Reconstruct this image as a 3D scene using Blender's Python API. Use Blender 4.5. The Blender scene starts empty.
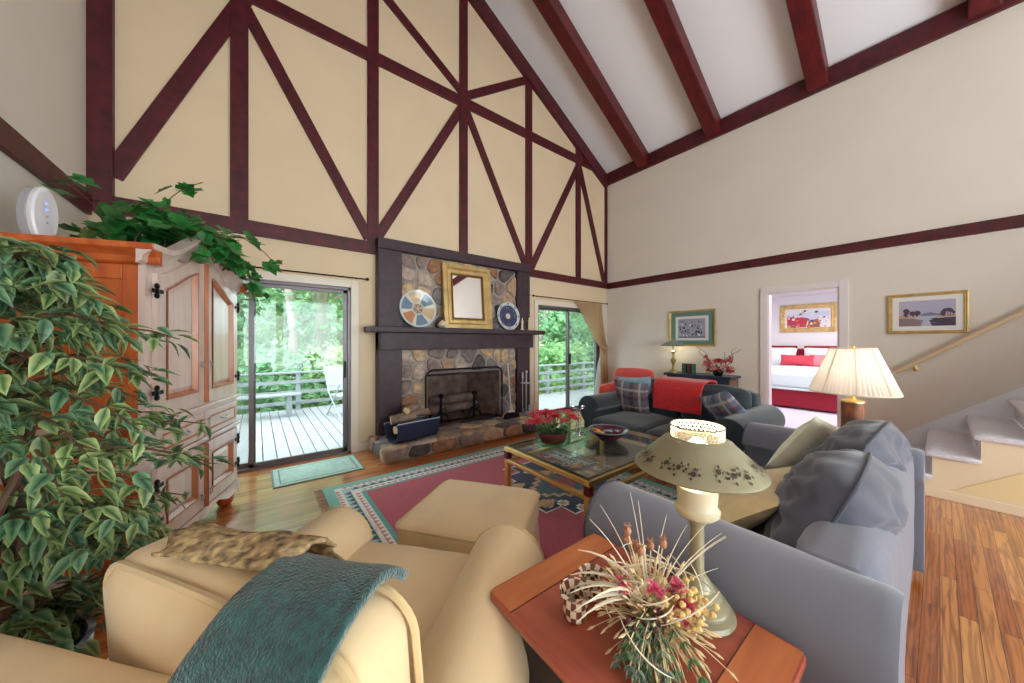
import bpy, bmesh, math, random
from mathutils import Vector, Matrix, noise
R = math.radians
PI = math.pi
random.seed(7)
sc = bpy.context.scene
col = sc.collection

# ------------------------------------------------------------------ camera
YAW = R(37.664)
EYE = 1.36
cam = bpy.data.cameras.new('camera')
cam.sensor_width = 36.0
cam.lens = 330.363 / 1024 * 36.0
cam.clip_start = 0.03
cam.clip_end = 200
cam_o = bpy.data.objects.new('camera', cam)
cam_o.location = (0, 0, EYE)
cam_o.rotation_euler = (PI / 2, 0, -YAW)
col.objects.link(cam_o)
sc.camera = cam_o

# ------------------------------------------------------------------ world, exposure, large lights
W = bpy.data.worlds.new('overcast_sky')
sc.world = W
W.use_nodes = True
W.node_tree.nodes['Background'].inputs[0].default_value = (0.86, 0.93, 1.0, 1)
W.node_tree.nodes['Background'].inputs[1].default_value = 8.5
sc.view_settings.view_transform = 'Standard'
sc.view_settings.look = 'None'
sc.view_settings.gamma = 1
sc.view_settings.use_curve_mapping = False
sc.view_settings.exposure = -0.28
cy = sc.cycles
cy.use_denoising = True
cy.max_bounces = 10
cy.diffuse_bounces = 5
cy.transparent_max_bounces = 24
cy.sample_clamp_indirect = 6.0
cy.caustics_reflective = False
cy.caustics_refractive = False


def area_light(name, loc, rot, sx, sy, power, color=(1, 1, 1), portal=False):
    l = bpy.data.lights.new(name, 'AREA')
    l.shape = 'RECTANGLE'
    l.size, l.size_y, l.energy, l.color = sx, sy, power, color
    o = bpy.data.objects.new(name, l)
    o.location = loc
    o.rotation_euler = rot
    col.objects.link(o)
    if portal:
        l.cycles.is_portal = True
    return o


def point_light(name, loc, power, color, radius=0.03):
    l = bpy.data.lights.new(name, 'POINT')
    l.energy, l.color, l.shadow_soft_size = power, color, radius
    o = bpy.data.objects.new(name, l)
    o.location = loc
    col.objects.link(o)
    return o


# fill light added before the unseen back wall; sky portals in the sliding doors
area_light('back_fill_light', (2.4, -4.35, 1.6), (R(112), 0, 0), 6.2, 2.4, 325, (0.96, 0.975, 1.0))
area_light('door_portal_left', (-0.05, 4.62, 1.0), (R(-90), 0, 0), 2.0, 2.0, 1, portal=True)
area_light('door_portal_right', (4.9, 4.62, 1.0), (R(-90), 0, 0), 1.9, 2.0, 1, portal=True)
area_light('bedroom_fill_light', (8.0, 1.2, 2.4), (0, 0, 0), 2.2, 2.4, 130, (1.0, 0.98, 0.97))  # added overhead fill panel


# ------------------------------------------------------------------ helpers
def lin(c):
    def f(u):
        u = u / 255.0
        return u / 12.92 if u <= 0.04045 else ((u + 0.055) / 1.055) ** 2.4
    return (f(c[0]), f(c[1]), f(c[2]), 1.0)


MATS = {}


def mat(name, c, rough=0.6, metal=0.0, var=0.0, vscale=8.0, bump=0.0, bscale=40.0, sheen=0.0, coat=0.0, spec=0.5, stretch=(1, 1, 1), c2=None, emit=0.0, detail=3.0):
    m = bpy.data.materials.new(name)
    m.use_nodes = True
    nt = m.node_tree
    b = nt.nodes['Principled BSDF']
    b.inputs['Base Color'].default_value = lin(c)
    b.inputs['Roughness'].default_value = rough
    b.inputs['Metallic'].default_value = metal
    b.inputs['Specular IOR Level'].default_value = spec
    if sheen:
        b.inputs['Sheen Weight'].default_value = sheen
        b.inputs['Sheen Roughness'].default_value = 0.5
    if coat:
        b.inputs['Coat Weight'].default_value = coat
        b.inputs['Coat Roughness'].default_value = 0.12
    if emit:
        b.inputs['Emission Color'].default_value = lin(c)
        b.inputs['Emission Strength'].default_value = emit
    if var or c2 or bump:
        tc = nt.nodes.new('ShaderNodeTexCoord')
        mp = nt.nodes.new('ShaderNodeMapping')
        mp.inputs['Scale'].default_value = stretch
        nt.links.new(tc.outputs['Object'], mp.inputs[0])
        if var or c2:
            n = nt.nodes.new('ShaderNodeTexNoise')
            n.inputs['Scale'].default_value = vscale
            n.inputs['Detail'].default_value = detail
            nt.links.new(mp.outputs[0], n.inputs['Vector'])
            r = nt.nodes.new('ShaderNodeValToRGB')
            r.color_ramp.elements[0].position = 0.32
            r.color_ramp.elements[1].position = 0.68
            base = lin(c)
            if c2:
                a0, a1 = base, lin(c2)
            else:
                a0 = tuple(max(0, x * (1 - var)) for x in base[:3]) + (1,)
                a1 = tuple(min(1, x * (1 + var)) for x in base[:3]) + (1,)
            r.color_ramp.elements[0].color = a0
            r.color_ramp.elements[1].color = a1
            nt.links.new(n.outputs['Fac'], r.inputs[0])
            nt.links.new(r.outputs[0], b.inputs['Base Color'])
        if bump:
            n2 = nt.nodes.new('ShaderNodeTexNoise')
            n2.inputs['Scale'].default_value = bscale
            n2.inputs['Detail'].default_value = 4
            nt.links.new(mp.outputs[0], n2.inputs['Vector'])
            bp = nt.nodes.new('ShaderNodeBump')
            bp.inputs['Strength'].default_value = bump
            bp.inputs['Distance'].default_value = 0.01
            nt.links.new(n2.outputs['Fac'], bp.inputs['Height'])
            nt.links.new(bp.outputs[0], b.inputs['Normal'])
    MATS[name] = m
    return m


def glass_mat(name, tint=(235, 245, 242), gloss=0.09, rough=0.0, fresnel=True, body=0.0, bodycol=(200, 220, 215)):
    m = bpy.data.materials.new(name)
    m.use_nodes = True
    nt = m.node_tree
    nt.nodes.clear()
    out = nt.nodes.new('ShaderNodeOutputMaterial')
    tr = nt.nodes.new('ShaderNodeBsdfTransparent')
    tr.inputs[0].default_value = lin(tint)
    gl = nt.nodes.new('ShaderNodeBsdfGlossy')
    gl.inputs['Roughness'].default_value = rough
    mx = nt.nodes.new('ShaderNodeMixShader')
    geo = nt.nodes.new('ShaderNodeNewGeometry')
    dt = nt.nodes.new('ShaderNodeVectorMath')
    dt.operation = 'DOT_PRODUCT'
    nt.links.new(geo.outputs['Normal'], dt.inputs[0])
    nt.links.new(geo.outputs['Incoming'], dt.inputs[1])
    fr = None
    for op, v in (('ABSOLUTE', 0), ('SUBTRACT', 1), ('POWER', 5), ('MULTIPLY', .9), ('ADD', .035)):
        q = nt.nodes.new('ShaderNodeMath')
        q.operation = op
        q.use_clamp = op in ('SUBTRACT', 'ADD')
        src = fr.outputs[0] if fr else dt.outputs['Value']
        if op == 'SUBTRACT':
            q.inputs[0].default_value = 1
            nt.links.new(src, q.inputs[1])
        else:
            nt.links.new(src, q.inputs[0])
            if op != 'ABSOLUTE':
                q.inputs[1].default_value = v
        fr = q
    if fresnel:
        nt.links.new(fr.outputs[0], mx.inputs[0])
    else:
        mx.inputs[0].default_value = gloss
    first = tr
    if body:
        df = nt.nodes.new('ShaderNodeBsdfDiffuse')
        df.inputs[0].default_value = lin(bodycol)
        m2 = nt.nodes.new('ShaderNodeMixShader')
        m2.inputs[0].default_value = body
        nt.links.new(tr.outputs[0], m2.inputs[1])
        nt.links.new(df.outputs[0], m2.inputs[2])
        first = m2
    nt.links.new(first.outputs[0], mx.inputs[1])
    nt.links.new(gl.outputs[0], mx.inputs[2])
    nt.links.new(mx.outputs[0], out.inputs[0])
    MATS[name] = m
    return m


def leaf_mat(name, c_mid, c_edge, trans=0.25, rough=0.45, var=0.35):
    """leaf colour from midrib to margin (vertex attribute 'rim') with noise variation, partly translucent"""
    m = bpy.data.materials.new(name)
    m.use_nodes = True
    nt = m.node_tree
    b = nt.nodes['Principled BSDF']
    b.inputs['Roughness'].default_value = rough
    out = nt.nodes['Material Output']
    at = nt.nodes.new('ShaderNodeAttribute')
    at.attribute_name = 'rim'
    mix = nt.nodes.new('ShaderNodeMix')
    mix.data_type = 'RGBA'
    mix.inputs[6].default_value = lin(c_mid)
    mix.inputs[7].default_value = lin(c_edge)
    nt.links.new(at.outputs['Fac'], mix.inputs[0])
    tc = nt.nodes.new('ShaderNodeTexCoord')
    n = nt.nodes.new('ShaderNodeTexNoise')
    n.inputs['Scale'].default_value = 9.0
    nt.links.new(tc.outputs['Object'], n.inputs['Vector'])
    mr = nt.nodes.new('ShaderNodeMapRange')
    mr.inputs[1].default_value = 0.3
    mr.inputs[2].default_value = 0.7
    mr.inputs[3].default_value = 1 - var
    mr.inputs[4].default_value = 1 + var
    nt.links.new(n.outputs['Fac'], mr.inputs[0])
    hs = nt.nodes.new('ShaderNodeHueSaturation')
    nt.links.new(mr.outputs[0], hs.inputs['Value'])
    nt.links.new(mix.outputs[2], hs.inputs['Color'])
    nt.links.new(hs.outputs[0], b.inputs['Base Color'])
    tl = nt.nodes.new('ShaderNodeBsdfTranslucent')
    nt.links.new(hs.outputs[0], tl.inputs[0])
    ms = nt.nodes.new('ShaderNodeMixShader')
    ms.inputs[0].default_value = trans
    nt.links.new(b.outputs[0], ms.inputs[1])
    nt.links.new(tl.outputs[0], ms.inputs[2])
    nt.links.new(ms.outputs[0], out.inputs[0])
    MATS[name] = m
    return m


class G:
    """collects one mesh"""

    def __init__(s, T=None):
        s.v, s.f, s.mi, s.rim = [], [], [], []
        s.T = T
        s.m = 0

    def vert(s, p, rim=0.0):
        p = Vector(p)
        if s.T:
            p = s.T @ p
        s.v.append(p)
        s.rim.append(rim)
        return len(s.v) - 1

    def face(s, idx):
        s.f.append(tuple(idx))
        s.mi.append(s.m)

    def poly(s, pts, rim=0.0):
        s.face([s.vert(p, rim) for p in pts])

    def box(s, c, d, rot=None):
        M = rot.to_3x3() if rot else None
        ids = []
        for k in range(8):
            p = Vector(((k & 1) - .5, ((k >> 1) & 1) - .5, ((k >> 2) & 1) - .5))
            p = Vector((p.x * d[0], p.y * d[1], p.z * d[2]))
            if M:
                p = M @ p
            ids.append(s.vert(p + Vector(c)))
        for q in ((0, 2, 3, 1), (4, 5, 7, 6), (0, 1, 5, 4), (2, 6, 7, 3), (0, 4, 6, 2), (1, 3, 7, 5)):
            s.face([ids[i] for i in q])

    def box2(s, a, b):
        s.box([(a[i] + b[i]) / 2 for i in range(3)], [abs(b[i] - a[i]) for i in range(3)])

    def loft(s, rings, cap=True, closed=True):
        n = len(rings[0])
        ids = [[s.vert(p) for p in r] for r in rings]
        for a, b in zip(ids, ids[1:]):
            for i in range(n if closed else n - 1):
                j = (i + 1) % n
                s.face((a[i], a[j], b[j], b[i]))
        if cap:
            s.face(list(reversed(ids[0])))
            s.face(ids[-1])
        return ids

    def tube(s, pts, r, n=8, cap=True):
        pts = [Vector(p) for p in pts]
        rr = r if isinstance(r, (list, tuple)) else [r] * len(pts)
        rings = []
        up = Vector((0, 0, 1))
        prev = None
        for i, p in enumerate(pts):
            d = (pts[min(i + 1, len(pts) - 1)] - pts[max(i - 1, 0)])
            d = d.normalized() if d.length > 1e-9 else Vector((0, 0, 1))
            if prev is None:
                a = d.cross(up)
                if a.length < 1e-3:
                    a = d.cross(Vector((1, 0, 0)))
            else:
                a = prev - d * prev.dot(d)
            a.normalize()
            prev = a
            b = d.cross(a)
            rings.append([p + (a * math.cos(2 * PI * k / n) + b * math.sin(2 * PI * k / n)) * rr[i] for k in range(n)])
        s.loft(rings, cap)

    def lathe(s, prof, n=24, c=(0, 0, 0), cap=True):
        s.loft([[(c[0] + r * math.cos(2 * PI * k / n), c[1] + r * math.sin(2 * PI * k / n), c[2] + z) for k in range(n)] for r, z in prof], cap)

    def prism(s, pts, a, b, plane='xz'):
        """extrude a 2D outline between a and b along the missing axis"""
        def P(p, t):
            return {'xz': (p[0], t, p[1]), 'xy': (p[0], p[1], t), 'yz': (t, p[0], p[1])}[plane]
        s.loft([[P(p, a) for p in pts], [P(p, b) for p in pts]])

    def ball(s, c, r, nu=10, nv=6, sc=(1, 1, 1)):
        rings = []
        for j in range(nv + 1):
            a = -PI / 2 + PI * j / nv
            rr = max(1e-4, math.cos(a))
            rings.append([(c[0] + r * sc[0] * rr * math.cos(2 * PI * k / nu), c[1] + r * sc[1] * rr * math.sin(2 * PI * k / nu), c[2] + r * sc[2] * math.sin(a)) for k in range(nu)])
        s.loft(rings)

    def grid(s, fn, nu, nv):
        ids = [[s.vert(fn(i / nu, j / nv)) for j in range(nv + 1)] for i in range(nu + 1)]
        for i in range(nu):
            for j in range(nv):
                s.face((ids[i][j], ids[i + 1][j], ids[i + 1][j + 1], ids[i][j + 1]))

    def soft_box(s, c, d, r=0.05, bulge=(0, 0, 0), n=12, wr=0.0, wf=6.0, seed=0, rot=None):
        bm = bmesh.new()
        bmesh.ops.create_cube(bm, size=2.0)
        bmesh.ops.subdivide_edges(bm, edges=bm.edges[:], cuts=n, use_grid_fill=True)
        h = Vector(d) / 2
        M = rot.to_3x3() if rot else None
        base = len(s.v)
        for v in bm.verts:
            u = v.co.copy()
            p = Vector((u.x * h.x, u.y * h.y, u.z * h.z))
            q = Vector([max(-(h[i] - r), min(h[i] - r, p[i])) for i in range(3)])
            o = p - q
            if o.length > 1e-9:
                p = q + o.normalized() * r
            for i in range(3):
                j, k = (i + 1) % 3, (i + 2) % 3
                p[i] += bulge[i] * u[i] * (1 - u[j] ** 2) * (1 - u[k] ** 2)
            if wr:
                nn = noise.noise((p + Vector((seed * 7.3, seed * 3.1, 0))) * wf)
                n2 = noise.noise((p + Vector((seed * 2.3, 5, seed))) * wf * 2.3)
                p += u.normalized() * wr * (nn + .4 * n2)
            if M:
                p = M @ p
            s.vert(p + Vector(c))
        bm.verts.index_update()
        for f in bm.faces:
            s.face([base + v.index for v in f.verts])
        bm.free()

    def pillow(s, w, h, t, T, n=22, wr=0.006, seed=0, pinch=0.07):
        """knife-edge cushion in its local xz plane, thickness along y, placed by matrix T"""
        old = s.T
        s.T = (old @ T) if old else T
        for sg in (-1, 1):
            def fn(a, b):
                u, v = a * 2 - 1, b * 2 - 1
                if pinch >= 0:
                    x = u * w / 2 * (1 - pinch * (1 - abs(v) ** 2.2))
                    z = v * h / 2 * (1 - pinch * (1 - abs(u) ** 2.2))
                else:
                    x = u * w / 2 * math.sqrt(1 + pinch * v * v)
                    z = v * h / 2 * math.sqrt(1 + pinch * u * u)
                e = max(0, (1 - abs(u) ** 2.6) * (1 - abs(v) ** 2.6)) ** .55
                k = noise.noise(Vector((x * 7 + seed, z * 7, sg + seed)))
                k2 = noise.noise(Vector((x * 17 + seed, z * 13, sg + seed)))
                if wr > .015:
                    k = .8 - 2.2 * abs(noise.noise(Vector((x * 4.5 + z * 3 + seed, z * 6, sg * 3 + seed)))) - 1.1 * abs(noise.noise(Vector((x * 9 + seed, z * 15 - x * 5, sg + seed))))
                y = sg * t / 2 * e + sg * (wr * k + wr * .5 * k2) * min(1, e * 2)
                return (x, y, z)
            if sg > 0:
                s.grid(fn, n, n)
            else:
                s.grid(lambda a, b: fn(1 - a, b), n, n)
        s.T = old

    def leaf(s, p, d, up, L, Wd, fold=0.25, droop=0.15):
        d = d.normalized()
        a = d.cross(up)
        if a.length < 1e-4:
            a = d.cross(Vector((1, 0, 0)))
        a.normalize()
        nrm = a.cross(d)
        P = lambda t, w, z: p + d * L * t + a * Wd * w + nrm * L * z
        mid = [s.vert(P(0, 0, 0), .3)] + [s.vert(P(q, 0, -droop * q * q), 0) for q in (.2, .45, .72)] + [s.vert(P(1, 0, -droop), .7)]
        for sg in (1, -1):
            e = [s.vert(P(q - .02, sg * h, fold * h * .55 - droop * q * q), 1) for q, h in ((.16, .34), (.40, .5), (.70, .30))]
            s.face((mid[0], mid[1], e[0]))
            s.face((mid[1], mid[2], e[1], e[0]))
            s.face((mid[2], mid[3], e[2], e[1]))
            s.face((mid[3], mid[4], e[2]))

    def build(s, name, mats, parent=None, smooth=True, bevel=0, seg=2, loc=None, rot=None, solid=0, sub=0, weld=False):
        me = bpy.data.meshes.new(name)
        me.from_pydata([tuple(v) for v in s.v], [], s.f)
        if not isinstance(mats, (list, tuple)):
            mats = [mats]
        for m in mats:
            me.materials.append(m)
        if len(mats) > 1:
            me.polygons.foreach_set('material_index', s.mi)
        if any(s.rim):
            at = me.attributes.new('rim', 'FLOAT', 'POINT')
            at.data.foreach_set('value', s.rim)
        me.update()
        if weld:
            bm = bmesh.new()
            bm.from_mesh(me)
            bmesh.ops.remove_doubles(bm, verts=bm.verts, dist=1e-5)
            bm.to_mesh(me)
            bm.free()
        bm = bmesh.new()
        bm.from_mesh(me)
        if weld or solid == 0:
            bmesh.ops.recalc_face_normals(bm, faces=bm.faces)
        bm.to_mesh(me)
        bm.free()
        o = bpy.data.objects.new(name, me)
        col.objects.link(o)
        if smooth:
            me.polygons.foreach_set('use_smooth', [True] * len(me.polygons))
            me.set_sharp_from_angle(angle=R(38))
        if bevel:
            md = o.modifiers.new('bevel', 'BEVEL')
            md.width = bevel
            md.segments = seg
            md.limit_method = 'ANGLE'
            md.angle_limit = R(40)
            md.harden_normals = False
        if solid:
            md = o.modifiers.new('solid', 'SOLIDIFY')
            md.thickness = solid
            md.offset = 0
        if sub:
            md = o.modifiers.new('sub', 'SUBSURF')
            md.levels = md.render_levels = sub
        if parent:
            o.parent = parent
        if loc:
            o.location = loc
        if rot:
            o.rotation_euler = rot
        return o


def tag(o, label, cat, group=None, kind=None):
    o['label'] = label
    o['category'] = cat
    if group:
        o['group'] = group
    if kind:
        o['kind'] = kind
    return o


def thing(name, label, cat, loc=(0, 0, 0), rotz=0.0, group=None):
    o = bpy.data.objects.new(name, None)
    o.empty_display_size = 0.1
    o.location = loc
    o.rotation_euler = (0, 0, rotz)
    col.objects.link(o)
    return tag(o, label, cat, group)


def struct(name, g, m, **kw):
    o = g.build(name, m, **kw)
    o['kind'] = 'structure'
    return o


def dup(root, loc, rotz, label, group=None):
    r = root.copy()
    col.objects.link(r)
    r.location = loc
    r.rotation_euler = (0, 0, rotz)
    r['label'] = label
    if group:
        r['group'] = group
    for ch in list(root.children):
        c = ch.copy()
        col.objects.link(c)
        c.parent = r
        for gch in ch.children:
            d = gch.copy()
            col.objects.link(d)
            d.parent = c
    return r


def rotm(rx=0, ry=0, rz=0):
    return Matrix.Rotation(rz, 4, 'Z') @ Matrix.Rotation(ry, 4, 'Y') @ Matrix.Rotation(rx, 4, 'X')


def rrect(x0, x1, z0, z1, r, n=5, corners=(1, 1, 1, 1)):
    """rounded rectangle outline; corners = bottom-left, bottom-right, top-right, top-left"""
    out = []
    for (cx, cz, a0, on) in ((x0, z0, PI, corners[0]), (x1, z0, 1.5 * PI, corners[1]), (x1, z1, 0, corners[2]), (x0, z1, .5 * PI, corners[3])):
        if not on:
            out.append((cx, cz))
            continue
        ox = cx + (r if cx == x0 else -r)
        oz = cz + (r if cz == z0 else -r)
        for k in range(n + 1):
            a = a0 + PI / 2 * k / n
            out.append((ox + r * math.cos(a), oz + r * math.sin(a)))
    return out


def arc_pts(c, r, a0, a1, n):
    return [(c[0] + r * math.cos(a0 + (a1 - a0) * k / n), c[1] + r * math.sin(a0 + (a1 - a0) * k / n)) for k in range(n + 1)]


def clip_half(poly, p, nrm):
    """keep the side of poly where (q-p).nrm <= 0"""
    out = []
    for i in range(len(poly)):
        a, b = poly[i], poly[(i + 1) % len(poly)]
        da = (a[0] - p[0]) * nrm[0] + (a[1] - p[1]) * nrm[1]
        db = (b[0] - p[0]) * nrm[0] + (b[1] - p[1]) * nrm[1]
        if da <= 0:
            out.append(a)
        if (da < 0 < db) or (db < 0 < da):
            t = da / (da - db)
            out.append((a[0] + (b[0] - a[0]) * t, a[1] + (b[1] - a[1]) * t))
    return out


def voronoi(x0, x1, z0, z1, seeds):
    cells = []
    for i, s in enumerate(seeds):
        poly = [(x0, z0), (x1, z0), (x1, z1), (x0, z1)]
        for j, t in enumerate(seeds):
            if i == j:
                continue
            m = ((s[0] + t[0]) / 2, (s[1] + t[1]) / 2)
            poly = clip_half(poly, m, (t[0] - s[0], t[1] - s[1]))
            if len(poly) < 3:
                break
        if len(poly) >= 3:
            cells.append(poly)
    return cells


def chaikin(p, it=2):
    for _ in range(it):
        q = []
        for i in range(len(p)):
            a, b = p[i], p[(i + 1) % len(p)]
            q.append((a[0] * .78 + b[0] * .22, a[1] * .78 + b[1] * .22))
            q.append((a[0] * .22 + b[0] * .78, a[1] * .22 + b[1] * .78))
        p = q
    return p


def stones(g, x0, x1, z0, z1, size, put, gap=0.018, h=0.035, nm=6, rnd=random, asp=1.3):
    """field stones: put(x, z, height) maps to 3D"""
    nx = max(1, round((x1 - x0) / (size * asp)))
    nz = max(1, round((z1 - z0) / size))
    seeds = []
    for i in range(nx):
        for j in range(nz):
            seeds.append((x0 + (x1 - x0) * (i + .5 + rnd.uniform(-.36, .36) + (.25 if j % 2 else -.25)) / nx, z0 + (z1 - z0) * (j + .5 + rnd.uniform(-.34, .34)) / nz))
    for poly in voronoi(x0, x1, z0, z1, seeds):
        cx = sum(p[0] for p in poly) / len(poly)
        cz = sum(p[1] for p in poly) / len(poly)
        rad = sum(math.hypot(p[0] - cx, p[1] - cz) for p in poly) / len(poly)
        if rad < gap * 1.6:
            continue
        k = 1 - gap / rad
        pl = chaikin([(cx + (p[0] - cx) * k, cz + (p[1] - cz) * k) for p in poly])
        hh = h * rnd.uniform(.6, 1.25)
        g.m = rnd.randrange(nm)
        tilt = (rnd.uniform(-.08, .08), rnd.uniform(-.08, .08))
        rings = []
        for (sc_, t) in ((1.0, 0), (.98, .45), (.9, .8), (.7, .97), (.35, 1.03)):
            rings.append([put(cx + (p[0] - cx) * sc_, cz + (p[1] - cz) * sc_, t * hh + (tilt[0] * (p[0] - cx) + tilt[1] * (p[1] - cz)) * t) for p in pl])
        g.loft(rings)
    g.m = 0

# ------------------------------------------------------------------ materials of the room
def floor_mat():
    m = bpy.data.materials.new('oak_floor')
    m.use_nodes = True
    nt = m.node_tree
    L = nt.links
    b = nt.nodes['Principled BSDF']
    tc = nt.nodes.new('ShaderNodeTexCoord')
    br = nt.nodes.new('ShaderNodeTexBrick')
    br.offset = 0.37
    br.offset_frequency = 2
    br.inputs['Scale'].default_value = 1.0
    br.inputs['Brick Width'].default_value = 1.05
    br.inputs['Row Height'].default_value = 0.0575
    br.inputs['Mortar Size'].default_value = 0.0012
    br.inputs['Mortar Smooth'].default_value = 0.1
    br.inputs['Bias'].default_value = 0.0
    br.inputs['Color1'].default_value = (0, 0, 0, 1)
    br.inputs['Color2'].default_value = (1, 1, 1, 1)
    br.inputs['Mortar'].default_value = (.5, .5, .5, 1)
    L.new(tc.outputs['Object'], br.inputs['Vector'])
    ramp = nt.nodes.new('ShaderNodeValToRGB')
    e = ramp.color_ramp.elements
    e[0].position, e[0].color = 0.0, lin((184, 100, 44))
    e[1].position, e[1].color = 1.0, lin((224, 154, 84))
    k = e.new(.5)
    k.color = lin((206, 124, 58))
    L.new(br.outputs['Color'], ramp.inputs[0])
    # grain
    mp = nt.nodes.new('ShaderNodeMapping')
    mp.inputs['Scale'].default_value = (2.2, 34, 1)
    L.new(tc.outputs['Object'], mp.inputs[0])
    addv = nt.nodes.new('ShaderNodeVectorMath')
    addv.operation = 'ADD'
    sc3 = nt.nodes.new('ShaderNodeVectorMath')
    sc3.operation = 'SCALE'
    sc3.inputs['Scale'].default_value = 9.0
    L.new(br.outputs['Color'], sc3.inputs[0])
    L.new(mp.outputs[0], addv.inputs[0])
    L.new(sc3.outputs[0], addv.inputs[1])
    wv = nt.nodes.new('ShaderNodeTexNoise')
    wv.inputs['Scale'].default_value = 1.0
    wv.inputs['Detail'].default_value = 5
    wv.inputs['Distortion'].default_value = 1.6
    L.new(addv.outputs[0], wv.inputs['Vector'])
    wv2 = nt.nodes.new('ShaderNodeTexWave')
    wv2.wave_type = 'RINGS'
    wv2.inputs['Scale'].default_value = 0.55
    wv2.inputs['Distortion'].default_value = 6
    wv2.inputs['Detail'].default_value = 2
    L.new(addv.outputs[0], wv2.inputs['Vector'])
    gr = nt.nodes.new('ShaderNodeValToRGB')
    gr.color_ramp.elements[0].position = .36
    gr.color_ramp.elements[0].color = (.5, .4, .33, 1)
    gr.color_ramp.elements[1].position = .55
    gr.color_ramp.elements[1].color = (1, 1, 1, 1)
    L.new(wv.outputs['Fac'], gr.inputs[0])
    gr2 = nt.nodes.new('ShaderNodeValToRGB')
    gr2.color_ramp.elements[0].position = .0
    gr2.color_ramp.elements[0].color = (.6, .5, .42, 1)
    gr2.color_ramp.elements[1].position = .4
    gr2.color_ramp.elements[1].color = (1, 1, 1, 1)
    L.new(wv2.outputs['Fac'], gr2.inputs[0])
    mul = nt.nodes.new('ShaderNodeMix')
    mul.data_type, mul.blend_type = 'RGBA', 'MULTIPLY'
    mul.inputs[0].default_value = .85
    L.new(ramp.outputs[0], mul.inputs[6])
    L.new(gr.outputs[0], mul.inputs[7])
    mu3 = nt.nodes.new('ShaderNodeMix')
    mu3.data_type, mu3.blend_type = 'RGBA', 'MULTIPLY'
    mu3.inputs[0].default_value = .8
    L.new(mul.outputs[2], mu3.inputs[6])
    L.new(gr2.outputs[0], mu3.inputs[7])
    mo = nt.nodes.new('ShaderNodeMix')
    mo.data_type = 'RGBA'
    L.new(br.outputs['Fac'], mo.inputs[0])
    L.new(mu3.outputs[2], mo.inputs[6])
    mo.inputs[7].default_value = lin((70, 34, 16))
    L.new(mo.outputs[2], b.inputs['Base Color'])
    b.inputs['Roughness'].default_value = .3
    b.inputs['Coat Weight'].default_value = 1.0
    b.inputs['Coat Roughness'].default_value = .14
    bp = nt.nodes.new('ShaderNodeBump')
    bp.inputs['Strength'].default_value = .25
    bp.inputs['Distance'].default_value = .004
    inv = nt.nodes.new('ShaderNodeMath')
    inv.operation = 'SUBTRACT'
    inv.inputs[0].default_value = 1
    L.new(br.outputs['Fac'], inv.inputs[1])
    L.new(inv.outputs[0], bp.inputs['Height'])
    L.new(bp.outputs[0], b.inputs['Normal'])
    return m


M_floor = floor_mat()
M_gable = mat('cream_plaster', (226, 202, 170), .85, bump=.06, bscale=120, var=.03, vscale=1.5)
M_wall = mat('pale_plaster', (228, 220, 210), .85, bump=.06, bscale=120, var=.02, vscale=1.5)
M_ceil = mat('white_ceiling', (240, 240, 246), .9, bump=.05, bscale=90)
M_timber = mat('burgundy_timber', (78, 12, 24), .5, var=.35, vscale=5, stretch=(2, 2, 2), bump=.25, bscale=30)
M_beam = mat('ceiling_beam_timber', (88, 14, 20), .42, var=.4, vscale=3.5, stretch=(1.2, 5, 2.5), bump=.3, bscale=18)
M_trimw = mat('cream_trim_paint', (232, 220, 204), .45)
M_trimwh = mat('white_trim_paint', (234, 226, 228), .4)
M_alu = mat('bronze_aluminium', (112, 104, 108), .4, metal=.4)
M_glass = glass_mat('door_glass')
M_haze = glass_mat('insect_screen_glass', body=.22, bodycol=(176, 205, 190))
M_deck = mat('grey_deck_boards', (162, 157, 163), .7, var=.12, vscale=6, stretch=(8, 1, 1), bump=.1)
M_rail = mat('weathered_rail_paint', (150, 152, 160), .6, var=.15)
M_ground = mat('forest_floor', (88, 96, 58), .95, c2=(120, 140, 74), vscale=1.5, bump=.4, bscale=5)
M_iron = mat('black_iron', (22, 20, 24), .45, metal=.6)
M_brick = mat('sooty_brick', (150, 122, 106), .9, var=.4, vscale=9, bump=.4, bscale=20)

D = 4.42      # gable wall
XR = 5.985    # right wall
XL = -1.13    # left wall
YB = -4.6     # wall behind the camera
ZE = 4.98     # ceiling at the eaves
XM = 2.43     # ridge
SL = 0.57
ZR = ZE + SL * (XR - XM)


def ceil_z(x):
    return ZE + SL * (XR - x) if x > XM else ZE + SL * (x - XL)


# floor
g = G()
g.box2((XL - .15, YB, -.12), (XR + .12, D + .16, 0))
struct('floor', g, M_floor, smooth=False)
g = G()
g.box2((XR + .12, -1.2, -.12), (11.0, 4.2, 0.0))
struct('floor_bedroom', g, mat('bedroom_carpet', (196, 186, 206), .95, bump=.5, bscale=150, sheen=.3), smooth=False)

# gable wall with two door openings and the firebox opening
LD = (-1.0, .91, 2.02)
RD = (3.99, 5.76, 2.02)
FB = (1.88, 3.10, .17, .90)
g = G()
y0, y1 = D, D + .15
g.box2((XL - .15, y0, 0), (LD[0], y1, 2.6))
g.box2((LD[0], y0, LD[2]), (LD[1], y1, 2.6))
g.box2((LD[1], y0, 0), (FB[0], y1, 2.6))
g.box2((FB[0], y0, 0), (FB[1], y1, FB[2]))
g.box2((FB[0], y0, FB[3]), (FB[1], y1, 2.6))
g.box2((FB[1], y0, 0), (RD[0], y1, 2.6))
g.box2((RD[0], y0, RD[2]), (RD[1], y1, 2.6))
g.box2((RD[1], y0, 0), (XR + .12, y1, 2.6))
g.prism([(XL - .15, 2.6), (XR + .12, 2.6), (XR + .12, ZE), (XM, ZR + .06), (XL - .15, ZE)], y0, y1)
struct('wall_front', g, M_gable, smooth=False)

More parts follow.
